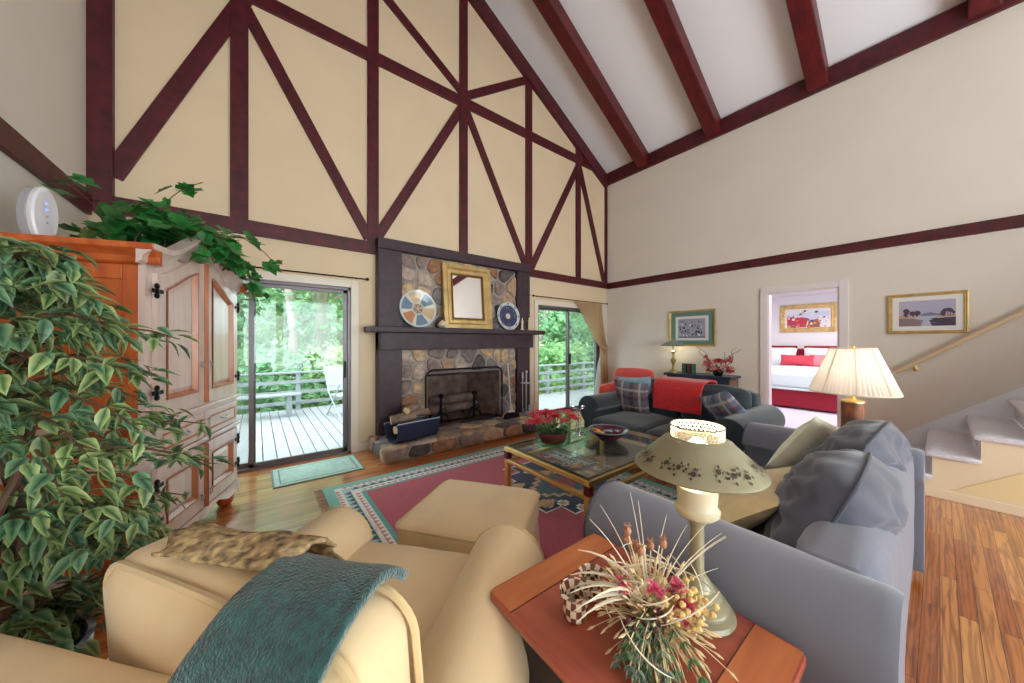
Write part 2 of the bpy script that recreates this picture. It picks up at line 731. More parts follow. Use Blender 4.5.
# right wall with bedroom doorway
BD = (.80, 1.56, 2.07)
g = G()
x0, x1 = XR, XR + .12
g.box2((x0, YB, 0), (x1, BD[0], ZE + .05))
g.box2((x0, BD[1], 0), (x1, D, ZE + .05))
g.box2((x0, BD[0], BD[2]), (x1, BD[1], ZE + .05))
struct('wall_right', g, M_wall, smooth=False)

g = G()
g.box2((XL - .15, YB, 0), (XL, D, ZE + .05))
struct('wall_left', g, M_wall, smooth=False)

# unseen wall behind the camera: glazing added to let sky light in between posts
g = G()
yb0, yb1 = YB - .12, YB
g.box2((XL - .15, yb0, 0), (XR + .12, yb1, .35))
g.box2((XL - .15, yb0, 2.75), (XR + .12, yb1, 3.1))
for x in (XL - .05, .6, 2.43, 4.25, XR - .05):
    g.box2((x - .1, yb0, .35), (x + .1, yb1, 2.75))
g.prism([(XL - .15, 3.1), (XR + .12, 3.1), (XR + .12, ZE), (XM, ZR + .06), (XL - .15, ZE)], yb0, yb1)
struct('wall_back', g, M_wall, smooth=False)
for i, (a, b) in enumerate(((XL + .05, .5), (.7, 2.33), (2.53, 4.15), (4.35, XR - .15))):
    g = G()
    g.box2((a, YB - .07, .35), (b, YB - .06, 2.75))
    struct('added_window_%d' % (i + 1), g, M_glass, smooth=False)

# ceiling: two slopes
g = G()
g.prism([(XR + .12, ZE - SL * .12), (XM, ZR), (XL - .15, ZE - SL * .15), (XL - .15, ZE + .15), (XM, ZR + .2), (XR + .12, ZE + .15)], YB - .12, D + .15)
struct('ceiling', g, M_ceil, smooth=False)

# ------------------------------------------------------------------ timber framing
TN = [0]


def trim(g, m=None, bevel=.004):
    TN[0] += 1
    return struct('trim_%d' % TN[0], g, m or M_timber, smooth=False, bevel=bevel)


YT = D - .035


def tpost(xa, xb, za, zb, yt=YT):
    g = G()
    g.box2((xa, yt, za), (xb, D, zb))
    trim(g)


def tdiag(p, q, w, yt=YT + .006):
    p, q = Vector(p), Vector(q)
    d = (q - p).normalized()
    n = Vector((-d.y, d.x)) * w / 2
    g = G()
    g.prism([tuple(p - n), tuple(q - n), tuple(q + n), tuple(p + n)], yt, D)
    trim(g)


tpost(XL, -.985, 2.55, 4.95, D - .07)
tpost(-.215, -.07, 2.6, 5.4)
tpost(1.10, 1.235, 2.6, 6.15)
tpost(2.405, 2.54, 2.6, 6.8)
tpost(3.70, 3.84, 2.6, 6.1)
tpost(5.0, 5.13, 2.6, 5.4)
tpost(5.925, XR, 2.6, 4.9, D - .04)
tpost(XL, 1.2, 2.47, 2.62, D - .05)
tpost(3.8, XR, 2.5, 2.63, D - .05)
tpost(-.1, 5.5, 4.90, 5.06, D - .03)
tdiag((-1.0, 2.80), (-.1, 4.92), .135)
tdiag((-.10, 4.82), (1.12, 2.66), .125)
tdiag((1.2, 2.66), (2.47, 4.93), .125)
tdiag((2.47, 5.1), (1.0, 6.05), .12)
tdiag((2.47, 5.06), (3.78, 5.96), .12)
tdiag((2.49, 4.94), (3.71, 2.66), .12)
tdiag((3.83, 2.66), (5.07, 4.86), .125)
tdiag((5.07, 4.95), (5.90, 2.62), .12)
tdiag((XR + .02, ZE - .22), (XM, ZR - .22), .24, D - .07)
tdiag((XL - .02, ZE - .22), (XM, ZR - .22), .24, D - .07)

# rafters: each pair of beams under the two slopes
for yc in (3.53, 2.28, 1.0, -.28, -1.55, -2.8, -4.05):
    for s in (1, -1):
        xe = XR if s > 0 else XL
        g = G()
        k = .2
        g.prism([(xe - s * .01, ZE + .01), (XM, ZR + .01), (XM, ZR - .25), (xe - s * .01, ZE - .25)], yc - .105, yc + .105)
        TN[0] += 1
        struct('ceiling_beam_%d' % TN[0], g, M_beam, smooth=False, bevel=.012)
g = G()
g.box2((XM - .09, YB, ZR - .34), (XM + .09, D - .07, ZR - .05))
TN[0] += 1
struct('ceiling_beam_%d' % TN[0], g, M_beam, smooth=False, bevel=.01)
# wall plates and the bands on the side walls
g = G()
g.box2((XR - .05, YB, 4.71), (XR, D - .04, 4.96))
trim(g)
g = G()
g.box2((XL, YB, 4.71), (XL + .05, D - .07, 4.96))
trim(g)
g = G()
g.box2((XR - .035, YB, 2.485), (XR, D - .05, 2.61))
trim(g)
g = G()
g.box2((XL, YB, 2.42), (XL + .035, D - .07, 2.575))
trim(g)


# ------------------------------------------------------------------ sliding doors
def casing(g, a, b, top, w, y, t, sides=(1, 1)):
    if sides[0]:
        g.box2((a - w, y - t, 0), (a, y, top + w))
    if sides[1]:
        g.box2((b, y - t, 0), (b + w, y, top + w))
    g.box2((a, y - t, top), (b, y, top + w))


g = G()
casing(g, LD[0], LD[1], LD[2], .085, D, .025)
trim(g, M_trimw)
g = G()
casing(g, RD[0], RD[1], RD[2], .085, D, .025)
trim(g, M_trimw)


def sliding_door(n, a, b, top, mid, hazy_side):
    g = G()
    f = .035
    g.box2((a, D, 0.0), (a + f, D + .12, top))
    g.box2((b - f, D, 0.0), (b, D + .12, top))
    g.box2((a, D, top - f), (b, D + .12, top))
    g.box2((a, D, 0), (b, D + .12, .025))
    door = struct('door_%d' % n, g, M_alu, smooth=False, bevel=.003)
    for (p, q, yy, hz) in ((a + f, mid + .03, D + .085, hazy_side == 'l'), (mid - .03, b - f, D + .035, hazy_side == 'r')):
        g = G()
        s = .045
        g.box2((p, yy - .015, .025), (p + s, yy + .015, top - f))
        g.box2((q - s, yy - .015, .025), (q, yy + .015, top - f))
        g.box2((p, yy - .015, .025), (q, yy + .015, .07))
        g.box2((p, yy - .015, top - f - .04), (q, yy + .015, top - f))
        sash = g.build('sash', M_alu, door, smooth=False, bevel=.003)
        g = G()
        g.box2((p + s, yy - .003, .07), (q - s, yy + .003, top - f - .04))
        g.build('pane', M_haze if hz else M_glass, sash, smooth=False)
    g = G()
    hx = b - f - .03 if n == 1 else mid
    g.box2((hx - .012, D - .02, .92), (hx + .012, D + .02, 1.12))
    g.build('door_handle', M_iron, door, bevel=.004)


sliding_door(1, LD[0], LD[1], LD[2], -.04, 'l')
sliding_door(2, RD[0], RD[1], RD[2], 4.84, 'r')

# bedroom doorway casing, baseboards
g = G()
w = .085
for (ya, yb, za, zb) in ((BD[0] - w, BD[0], 0, BD[2] + w), (BD[1], BD[1] + w, 0, BD[2] + w), (BD[0], BD[1], BD[2], BD[2] + w)):
    g.box2((XR - .025, ya, za), (XR, yb, zb))
g.box2((XR - .01, BD[0] - .001, 0), (XR + .13, BD[0] + .018, BD[2]))
g.box2((XR - .01, BD[1] - .018, 0), (XR + .13, BD[1] + .001, BD[2]))
g.box2((XR - .01, BD[0], BD[2] - .018), (XR + .13, BD[1], BD[2] + .001))
trim(g, M_trimwh)
g = G()
g.box2((XR - .018, BD[1] + w, 0), (XR, D, .1))
g.box2((XR - .018, .4, 0), (XR, BD[0] - w, .1))
s_ = struct('baseboard_right', g, M_trimw, smooth=False, bevel=.004)
g = G()
g.box2((.995, D - .018, 0), (1.2, D, .1))
g.box2((RD[1] + .085, D - .018, 0), (XR, D, .1))
struct('baseboard_front', g, M_trimw, smooth=False, bevel=.004)
g = G()
g.box2((XL, YB, 0), (XL + .018, D, .1))
struct('baseboard_left', g, M_trimw, smooth=False, bevel=.004)

# ------------------------------------------------------------------ bedroom shell
M_bed_wall = mat('bedroom_white_paint', (240, 236, 240), .85)
g = G()
g.box2((10.62, -1.2, 0), (10.75, 4.2, 2.6))
struct('wall_bedroom_far', g, M_bed_wall, smooth=False)
g = G()
g.box2((XR + .12, 4.1, 0), (10.7, 4.2, 2.6))
struct('wall_bedroom_left', g, M_bed_wall, smooth=False)
g = G()
g.box2((XR + .12, -1.2, 0), (10.7, -1.1, 2.6))
struct('wall_bedroom_right', g, M_bed_wall, smooth=False)
g = G()
g.box2((XR + .1, -1.2, 2.5), (10.75, 4.2, 2.6))
struct('ceiling_bedroom', g, M_bed_wall, smooth=False)

# ------------------------------------------------------------------ deck and woods outside
M_leafs = [leaf_mat('leaf_%d' % i, c, c, .45, .6, .3) for i, c in enumerate(((156, 192, 136), (180, 210, 156), (140, 178, 138), (196, 218, 160)))]
M_bark = mat('grey_bark', (158, 140, 130), .9, var=.3, vscale=6, stretch=(3, 3, .6), bump=.5, bscale=20)
M_bark2 = mat('mossy_bark', (96, 92, 70), .9, var=.35, vscale=5, stretch=(3, 3, .7), bump=.5, bscale=18)
g = G()
rd = random.Random(3)
x = -3.2
while x < 9.6:
    yf = 8.55 if x < 4.6 else 6.75
    g.box2((x, D + .16, -.14), (x + .130, yf, -.10 + rd.uniform(-.002, .002)))
    x += .142
struct('deck_floor', g, M_deck, smooth=False)
g = G()
n = 26
g.grid(lambda a, b: (-22 + 60 * a, D + .3 + 45 * b, -.5 - .16 * min(12, 45 * b) + max(0, 45 * b - 14) * .17 + .5 * noise.noise(Vector((a * 14, b * 12, 2)))), n, n)
struct('ground_outside', g, M_ground)


def railing(label, xa, xb, y, step):
    t = thing('deck_railing', label, 'railing', ((xa + xb) / 2, y, -.1))
    cx = (xa + xb) / 2
    x = xa
    while x <= xb + .01:
        g = G()
        g.box2((x - cx - .04, -.04, 0), (x - cx + .04, .04, .78))
        g.build('post', M_rail, t, bevel=.006, smooth=False)
        x += step
    g = G()
    g.box2((xa - cx - .05, -.07, .78), (xb - cx + .05, .07, .815))
    g.build('top_rail', M_rail, t, bevel=.006, smooth=False)
    for z in (.16, .38, .60):
        g = G()
        g.box2((xa - cx, -.055, z - .035), (xb - cx, -.035, z + .035))
        g.build('rail', M_rail, t, bevel=.004, smooth=False)


railing('grey wooden deck railing seen through the left sliding door', -2.8, 4.2, 8.45, 1.75)
railing('grey wooden deck railing seen through the right sliding door', 4.9, 9.5, 6.68, 1.5)
# bench built on the deck, near the left railing
t = thing('deck_bench', 'low grey wooden bench on the deck in front of the left railing', 'bench', (-.5, 7.85, -.1))
g = G()
for k in range(3):
    g.box2((-1.2, -.16 + .115 * k, .40), (1.2, -.06 + .115 * k, .43))
g.build('seat', M_rail, t, smooth=False, bevel=.004)
for s in (-1, 1):
    g = G()
    g.box2((s * 1.0 - .04, -.13, 0), (s * 1.0 + .04, .13, .4))
    g.build('leg', M_rail, t, smooth=False, bevel=.004)
# folding metal garden chair on the deck
M_cmetal = mat('pale_metal_tube', (172, 176, 184), .4, metal=.5)
M_sling = mat('pale_sling_fabric', (196, 198, 200), .8)
t = thing('deck_chair', 'pale metal garden chair standing on the deck outside the left sliding door', 'chair', (1.42, 7.3, -.1), R(200))
for s in (-1, 1):
    g = G()
    g.tube([(s * .24, -.26, 0), (s * .24, .18, .62)], .016, 6)
    g.build('leg', M_cmetal, t)
    g = G()
    g.tube([(s * .26, .26, 0), (s * .26, -.16, .46), (s * .26, -.34, 1.0)], .016, 6)
    g.build('back_frame', M_cmetal, t)
    g = G()
    g.tube([(s * .27, -.22, .62), (s * .27, .22, .62)], .02, 6)
    g.build('armrest', M_cmetal, t)
g = G()
g.box2((-.24, -.18, .40), (.24, .24, .42))
g.build('seat', M_sling, t, bevel=.006)
g = G()
g.box((0, -.26, .72), (.5, .012, .5), rotm(R(18)))
g.build('backrest', M_sling, t, bevel=.004)


def canopy(seed, n, rad, hgt, z0, leaf):
    rd = random.Random(seed)
    g = G()
    cl = []
    for k in range(26):
        a = rd.uniform(0, 2 * PI)
        zz = rd.random()
        rr = rad * math.sin(PI * min(1, .15 + .85 * zz)) ** .6 * rd.uniform(.25, 1)
        cl.append((rr * math.cos(a), rr * math.sin(a), z0 + hgt * zz))
    for i in range(n):
        c = rd.choice(cl)
        p = Vector((rd.gauss(c[0], rad * .2), rd.gauss(c[1], rad * .2), rd.gauss(c[2], hgt * .06)))
        d = Vector((rd.uniform(-1, 1), rd.uniform(-1, 1), rd.uniform(-.8, .5))).normalized()
        a = d.cross(Vector((rd.uniform(-1, 1), rd.uniform(-1, 1), 1))).normalized()
        s = leaf * rd.uniform(.6, 1.3)
        g.poly([p, p + d * s * .5 + a * s * .3, p + d * s, p + d * s * .5 - a * s * .3])
    return g


def trunk(h, r, seed, branches=5):
    rd = random.Random(seed)
    g = G()
    pts = [(rd.uniform(-.06, .06) * k, rd.uniform(-.06, .06) * k, h * k / 6) for k in range(7)]
    g.tube(pts, [r * (1 - .12 * k) for k in range(7)], 10)
    for b in range(branches):
        k = rd.randrange(3, 6)
        a = rd.uniform(0, 2 * PI)
        p = Vector(pts[k])
        ln = h * rd.uniform(.12, .25)
        g.tube([p, p + Vector((math.cos(a), math.sin(a), .35)) * ln * .5, p + Vector((math.cos(a), math.sin(a), .6)) * ln], [r * .35, r * .25, r * .1], 6)
    return g


protos = []
for k in range(3):
    cg = canopy(20 + k, 2300, 2.3, 6.5, 1.0, .30)
    tg = trunk(7.5, .17, k)
    protos.append((cg, tg))
shrubg = [canopy(40 + k, 2200, 1.7, 2.6, .1, .22) for k in range(2)]
meshc = {}


def place_tree(kind, x, y, z, s, lm, bm_, label, group, name='woodland_tree', rz=0):
    t = thing(name, label, 'tree', (x, y, z), rz, group)
    t.scale = (s, s, s)
    key = (kind, lm, bm_.name)
    if key not in meshc:
        a = protos[kind][0].build('foliage', M_leafs[lm], t, smooth=False)
        b = protos[kind][1].build('trunk', bm_, t)
        meshc[key] = (a.data, b.data)
    else:
        for nm, me in zip(('foliage', 'trunk'), meshc[key]):
            o = bpy.data.objects.new(nm, me)
            col.objects.link(o)
            o.parent = t
    return t


rd = random.Random(11)
# through the left door: directions X/Y from -0.05 to 0.22
for i, (k, y) in enumerate(((-.03, 13.5), (.06, 15.5), (.12, 12.8), (.19, 14.5), (.235, 12.5), (-.10, 16), (.02, 19), (.10, 20), (.17, 19), (.27, 18), (-.18, 14))):
    place_tree(i % 3, k * y, y, -2.4 + (.0 if y < 14 else (y - 14) * .17), rd.uniform(.85, 1.15), i % 4, M_bark, 'bright green leafy tree in the woods seen through the left sliding door', 'trees beyond the left railing', rz=rd.uniform(0, 6))
for i, (k, y) in enumerate(((.93, 9.6), (1.0, 11.0), (1.08, 9.9), (1.17, 10.8), (1.27, 9.5), (1.36, 10.5), (.86, 12), (1.1, 13), (1.25, 13.5))):
    place_tree((i + 1) % 3, k * y, y, -2.2, rd.uniform(.8, 1.05), (i + 2) % 4, M_bark, 'dense green tree close behind the deck seen through the right sliding door', 'trees beyond the right railing', rz=rd.uniform(0, 6))


def big_trunk(label, x, y, r, m, seed):
    t = thing('woodland_tree', label, 'tree', (x, y, -2.6))
    trunk(13, r, seed, 2).build('trunk', m, t)
    c = canopy(seed + 70, 900, 2.2, 4, 9.5, .3).build('foliage', M_leafs[1], t, smooth=False)


big_trunk('tall straight pale trunked tree left of centre beyond the deck railing', .80, 11.5, .17, M_bark, 5)
big_trunk('tall dark mossy trunked tree right of the pale trunk beyond the deck railing', 1.60, 11.0, .22, M_bark2, 6)
for i, (x, y) in enumerate(((-1.0, 10.6), (.4, 10.3), (1.9, 10.4), (3.2, 10.8), (-2.4, 10.2))):
    sg = shrubg[i % 2]
    o = sg.build('woodland_shrub', M_leafs[(i + 1) % 4], None, smooth=False, loc=(x, y, -1.6), rot=(0, 0, i))
    tag(o, 'low leafy shrub growing just behind the left deck railing', 'shrub', 'shrubs behind the left railing')
for i, (x, y) in enumerate(((7.3, 8.2), (8.8, 8.1), (10.4, 8.3), (11.8, 8.4))):
    sg = shrubg[(i + 1) % 2]
    o = sg.build('woodland_shrub', M_leafs[i % 4], None, smooth=False, loc=(x, y, -1.5), rot=(0, 0, i))
    tag(o, 'low leafy shrub growing just behind the right deck railing', 'shrub', 'shrubs behind the right railing')

# ------------------------------------------------------------------ fireplace
M_stones = [mat('field_stone_%d' % i, c, .85, var=.3, vscale=14, bump=.5, bscale=30) for i, c in enumerate(((176, 144, 116), (140, 120, 112), (196, 166, 132), (156, 112, 86), (124, 112, 112), (178, 158, 144), (92, 82, 82)))]
M_mortar = mat('grey_mortar', (156, 146, 138), .95, var=.15, vscale=20, bump=.5, bscale=60)
M_dark = mat('dark_mantel_wood', (58, 36, 46), .5, var=.3, vscale=4, stretch=(3, 3, 3), bump=.25, bscale=35)
FX0, FX1 = 1.20, 3.70
YM = D - .06          # stone face plane
fp = thing('fireplace', 'fieldstone fireplace with dark timber surround and mantel between the two sliding doors', 'fireplace', (2.5, D, 0))
ox, oy = -2.5, -D


def fpb(name, m, fn, bevel=.006, **kw):
    g = G(Matrix.Translation((ox, oy, 0)))
    fn(g)
    return g.build(name, m, fp, bevel=bevel, **kw)


# stone face, upper and lower
def face(g, up=False):
    rs = random.Random(5)
    put = lambda x, z, h: (x, YM - h + .005, z)
    if up:
        return stones(g, 1.49, 3.45, 1.53, 2.54, .20, put, rnd=rs, nm=7)
    stones(g, 1.49, 1.86, .17, 1.27, .22, put, rnd=rs, nm=7, asp=1.0)
    stones(g, 3.12, 3.45, .17, 1.27, .22, put, rnd=rs, nm=7, asp=1.0)
    stones(g, 1.86, 3.12, .91, 1.27, .18, put, rnd=rs, nm=7)


fpb('stone_face', M_stones, face, bevel=0)
fpb('upper_stone_face', M_stones, lambda g: face(g, True), bevel=0)


def mortar(g):
    g.box2((1.47, YM, 1.3), (3.5, D + .01, 2.56))
    g.box2((1.47, YM, .02), (FB[0], D + .01, 1.3))
    g.box2((FB[1], YM, .02), (3.5, D + .01, 1.3))
    g.box2((FB[0], YM, FB[3]), (FB[1], D + .01, 1.3))


fpb('mortar_backing', M_mortar, mortar, bevel=0, smooth=False)
for (a, b) in ((FX0, 1.50), (3.43, FX1)):
    fpb('surround_post', M_dark, lambda g: g.box2((a, D - .13, .02), (b, D, 2.55)), smooth=False)
fpb('top_beam', M_dark, lambda g: g.box2((FX0 - .01, D - .16, 2.53), (FX1 + .01, D, 2.665)), smooth=False)
fpb('lintel_beam', M_dark, lambda g: g.box2((FX0, D - .22, 1.255), (FX1, D, 1.475)), smooth=False)
fpb('mantel_shelf', M_dark, lambda g: g.box2((1.06, 4.08, 1.475), (3.86, D, 1.545)), smooth=False, bevel=.008)


# firebox: brick lined recess
def firebox(g):
    x0, x1, z0, z1 = FB
    yb = D + .62
    g.loft([[(x0, D - .05, z0), (x1, D - .05, z0), (x1, D - .05, z1), (x0, D - .05, z1)], [(x0 + .2, yb, z0), (x1 - .2, yb, z0), (x1 - .2, yb, z1 - .1), (x0 + .2, yb, z1 - .1)]], cap=False)
    g.poly([(x0 + .2, yb, z0), (x1 - .2, yb, z0), (x1 - .2, yb, z1 - .1), (x0 + .2, yb, z1 - .1)])
    g.box2((x0 - .25, D + .15, -.3), (x1 + .25, D + .8, z0 - .02))
    g.box2((x0 - .25, yb + .01, 0), (x1 + .25, yb + .2, 1.4))
    g.box2((x0 - .25, D + .16, z1 + .03), (x1 + .25, yb + .2, 1.4))
    g.box2((x0 - .25, D + .16, 0), (x0 - .03, yb + .2, 1.4))
    g.box2((x1 + .03, D + .16, 0), (x1 + .25, yb + .2, 1.4))


fpb('firebox', M_brick, firebox, bevel=0, smooth=False)


# hearth: low fieldstone platform with a ragged stone edge
def hearth(g):
    rs = random.Random(9)
    hx0, hx1, hy0, hy1, hz = 1.10, 3.80, 3.72, D - .02, .165
    g.m = 7
    g.box2((hx0 + .02, hy0 + .03, 0), (hx1 - .02, hy1, hz))
    g.box2((FB[0], hy1 - .1, 0), (FB[1], D + .05, hz))
    stones(g, hx0, hx1, hy0 - .02, hy1 - .05, .26, lambda x, z, h: (x, z, hz - .012 + h * .8), rnd=rs, nm=7, gap=.014)
    stones(g, hx0, hx1, .0, hz + .01, .17, lambda x, z, h: (x, hy0 + .035 - h * 1.6, z), rnd=rs, nm=7, gap=.01, asp=2.0)
    stones(g, hy0, hy1, .0, hz + .01, .17, lambda x, z, h: (hx0 + .035 - h * 1.3, x, z), rnd=rs, nm=7, gap=.01, asp=1.6)


fpb('hearth', M_stones + [M_mortar], hearth, bevel=0)

# fire screen
M_mesh = glass_mat('fine_black_mesh', (246, 246, 248), fresnel=False, gloss=.01, body=.05, bodycol=(40, 40, 46))
fs = thing('fire_screen', 'black mesh fire screen with rounded top corners standing before the firebox', 'fire screen', (2.45, 4.26, .185))
out = rrect(-.64, .64, .0, .78, .12, 6, (0, 0, 1, 1))
g = G()
g.tube([(p[0], 0, p[1]) for p in out] + [(out[0][0], 0, out[0][1])], .013, 8)
for s in (-1, 1):
    g.tube([(s * .55, -.10, .01), (s * .55, 0, .015), (s * .55, .05, .01)], .01, 6)
g.build('frame', M_iron, fs)
g = G()
g.prism(out, -.002, .002)
g.build('mesh_panel', M_mesh, fs, smooth=False)

# andirons and logs in the firebox
for i, (x, lb) in enumerate(((2.15, 'left black iron andiron behind the fire screen'), (2.72, 'right black iron andiron behind the fire screen'))):
    t = thing('andiron', lb, 'andiron', (x, 4.55, .17), 0, 'andirons in the firebox')
    g = G()
    g.tube([(0, -.05, .02), (0, -.05, .16), (.0, -.05, .34)], .02, 8)
    g.ball((0, -.05, .38), .04)
    g.tube([(-.11, -.06, .0), (-.09, -.06, .09), (0, -.06, .13), (.09, -.06, .09), (.11, -.06, .0)], .017, 8)
    g.tube([(.0, -.09, .18), (.05, -.09, .22), (.07, -.09, .17), (.03, -.09, .13), (-.02, -.09, .15)], .011, 6)
    g.build('post', M_iron, t)
    g = G()
    g.tube([(0, -.04, .13), (0, .3, .13), (0, .33, .0)], .016, 8)
    g.build('log_bar', M_iron, t)
M_log = mat('split_log_bark', (146, 122, 106), .9, var=.4, vscale=9, bump=.6, bscale=25)
M_logend = mat('cut_log_end', (222, 188, 144), .8, var=.12, vscale=16)


def log(name, p, q, r, label, group, seed):
    rs = random.Random(seed)
    p, q = Vector(p), Vector(q)
    c = (p + q) / 2
    t = thing(name, label, 'log', tuple(c), 0, group)
    d = (q - p).normalized()
    a = d.cross(Vector((0, 0, 1))).normalized()
    b = d.cross(a)
    n = 9
    rad = [r * rs.uniform(.75, 1.1) for _ in range(n)]
    ring = lambda o, k: [o - c + (a * math.cos(2 * PI * i / n) + b * math.sin(2 * PI * i / n)) * rad[i] * k for i in range(n)]
    g = G()
    g.loft([ring(p, 1), ring(p + (q - p) * .5, 1.05), ring(q, 1)], cap=False)
    g.build('bark', M_log, t)
    for o in (p, q):
        g = G()
        g.poly(ring(o, .99))
        g.build('cut_end', M_logend, t, smooth=False)


for i, (p, q, lb) in enumerate((((2.02, 4.62, .335), (2.88, 4.66, .335), 'long charred log lying across the andirons in the firebox'), ((2.05, 4.80, .345), (2.85, 4.82, .345), 'rear log lying across the andirons in the firebox'), ((2.1, 4.70, .46), (2.8, 4.74, .47), 'topmost log of the stack in the firebox'))):
    log('firewood_log', p, q, .065, lb, 'logs in the firebox', i)

# dark blue canvas log carrier with split logs on the hearth
M_canvas = mat('dark_blue_canvas', (30, 36, 66), .75, bump=.2, bscale=120)
M_lbl = mat('pale_blue_binding', (150, 168, 190), .7)
t = thing('log_carrier', 'dark blue canvas log carrier on the left end of the stone hearth', 'log carrier', (1.50, 3.93, .18), R(8))
g = G()
pr = [(-.17, .24), (-.165, .12), (-.13, .03), (-.06, .0), (.06, .0), (.13, .03), (.165, .12), (.17, .19)]
inn = [(p[0] * .93, p[1] + .012) for p in reversed(pr)]
g.prism(pr + inn, -.27, .27, 'yz')
g.build('sling', M_canvas, t, bevel=.003)
g = G()
g.tube([(-.275, -.172, .24), (.275, -.172, .24)], .009, 6)
g.tube([(-.275, .172, .195), (.275, .172, .195)], .009, 6)
g.build('binding', M_lbl, t)
for i, (p, q, r, lb) in enumerate((((1.30, 3.96, .30), (1.66, 4.06, .34), .055, 'split log lying lowest in the blue carrier'),
                                   ((1.27, 4.03, .41), (1.56, 3.98, .44), .06, 'pale split log lying across the top of the blue carrier'),
                                   ((1.44, 4.10, .47), (1.74, 4.0, .46), .05, 'short pale split log on top at the right of the blue carrier'),
                                   ((1.42, 3.90, .53), (1.62, 4.05, .55), .045, 'topmost small split log above the blue carrier'))):
    log('firewood_log', p, q, r, lb, 'split logs in the blue carrier', 30 + i)

# fire tools
M_steel = mat('brushed_steel', (186, 184, 192), .35, metal=.7)
tx, ty, tz = 3.44, 4.08, .19
t = thing('fire_tool_stand', 'steel stand for the fire tools at the right end of the hearth', 'tool stand', (tx, ty, tz))
g = G()
g.lathe([(.11, 0), (.11, .012), (.03, .025), (.012, .05)], 20)
g.build('base', M_steel, t)
g = G()
g.tube([(0, 0, .03), (0, 0, .66)], .011, 8)
g.ball((0, 0, .68), .024)
g.build('pole', M_steel, t)
g = G()
g.tube([(.085 * math.cos(a), .085 * math.sin(a), .50) for a in [2 * PI * k / 16 for k in range(17)]], .006, 6)
g.tube([(-.085, 0, .50), (.085, 0, .50)], .006, 6)
g.build('ring', M_steel, t)
for nm, dx, dy, lb in (('fire_poker', -.085, 0, 'steel poker hanging on the left of the fire tool stand'), ('fire_tongs', .0, -.085, 'steel tongs hanging at the front of the fire tool stand'), ('fire_shovel', .085, .0, 'steel shovel hanging on the right of the fire tool stand')):
    tt = thing(nm, lb, 'fire tool', (tx + dx, ty + dy - .012, tz))
    g = G()
    g.tube([(0, 0, .12), (0, 0, .62)], .0065, 6)
    g.build('shaft', M_steel, tt)
    g = G()
    g.tube([(0, 0, .56), (0, 0, .60), (0, 0, .66)], [.009, .014, .01], 8)
    g.ball((0, 0, .67), .014)
    g.build('handle', M_steel, tt)
    g = G()
    if nm == 'fire_shovel':
        g.prism(rrect(-.05, .05, .035, .15, .03), -.006, .004)
    elif nm == 'fire_tongs':
        for s in (-1, 1):
            g.tube([(0, 0, .14), (s * .03, 0, .10), (s * .012, 0, .04)], .006, 6)
    else:
        g.tube([(0, 0, .13), (0, 0, .05), (.03, 0, .09)], .0065, 6)
    g.build('head', M_steel, tt)
t = thing('hearth_brush', 'long handled hearth broom with a black head leaning on the right of the firebox', 'broom', (3.09, 4.02, .185), 0)
g = G()
g.tube([(0, 0, .09), (.06, .17, .80)], .011, 8)
g.ball((.062, .173, .81), .016)
g.build('handle', mat('pale_broom_handle', (206, 200, 204), .4), t)
g = G()
g.prism([(-.14, .0), (.15, .0), (.13, .05), (.06, .085), (-.04, .09), (-.11, .055)], -.035, .035)
g.build('bristle_head', M_iron, t, bevel=.008)
g = G()
g.tube([(-.05, 0, .09), (0, 0, .12), (.05, 0, .088)], .022, 8)
g.build('collar', MATS['pale_broom_handle'], t)

# ------------------------------------------------------------------ on the mantel
M_goldf = mat('gilt_frame', (204, 172, 112), .4, metal=.4, bump=.3, bscale=60, var=.2, vscale=10)
M_goldd = mat('old_gilt', (150, 106, 48), .45, metal=.5, bump=.2, bscale=60)
M_mirror = mat('mirror_silver', (240, 240, 242), .01, metal=1.0)


def frame(g, w, h, fw, t, depth=.03, step=True):
    """picture frame in the local xz plane, z from 0, front at -y"""
    prof = [(0, 0), (0, -depth), (fw * .35, -depth * 1.15), (fw * .55, -depth * .7), (fw * .8, -depth * .75), (fw, -depth * .35), (fw, 0)]
    rings = []
    for (sx, sz) in ((-1, 0), (1, 0), (1, 1), (-1, 1)):
        ring = []
        for (o, y) in prof:
            x = sx * (w / 2 - o)
            z = (o if sz == 0 else h - o)
            ring.append((x, y, z))
        rings.append(ring)
    rings.append(rings[0])
    g.loft(rings, cap=False, closed=True)


t = thing('wall_mirror', 'gilt framed rectangular mirror leaning on the mantel shelf', 'mirror', (2.47, 4.25, 1.547))
t.rotation_euler = (R(-5), 0, 0)
g = G()
frame(g, .80, .93, .145, 0, .05)
g.build('frame', M_goldf, t)
g = G()
frame(g, .53, .66, .022, 0, .035)
g.build('inner_molding', M_goldd, t, loc=(0, -.012, .135))
g = G()
g.box2((-.39, -.004, .01), (.39, .012, .92))
g.build('back_board', M_dark, t, smooth=False)
g = G()
g.box2((-.262, -.02, .137), (.262, -.008, .793))
g.build('mirror_glass', M_mirror, t, smooth=False)

M_china = mat('pale_blue_glaze', (200, 206, 208), .2, coat=.5)
M_pl = [mat('glaze_' + n, c, .25, coat=.4) for n, c in (('slate_blue', (110, 134, 154)), ('orange', (196, 134, 96)), ('cream', (226, 214, 190)), ('navy', (44, 54, 92)), ('sand', (208, 178, 140)), ('green_grey', (116, 134, 116)), ('rose', (204, 120, 110)))]


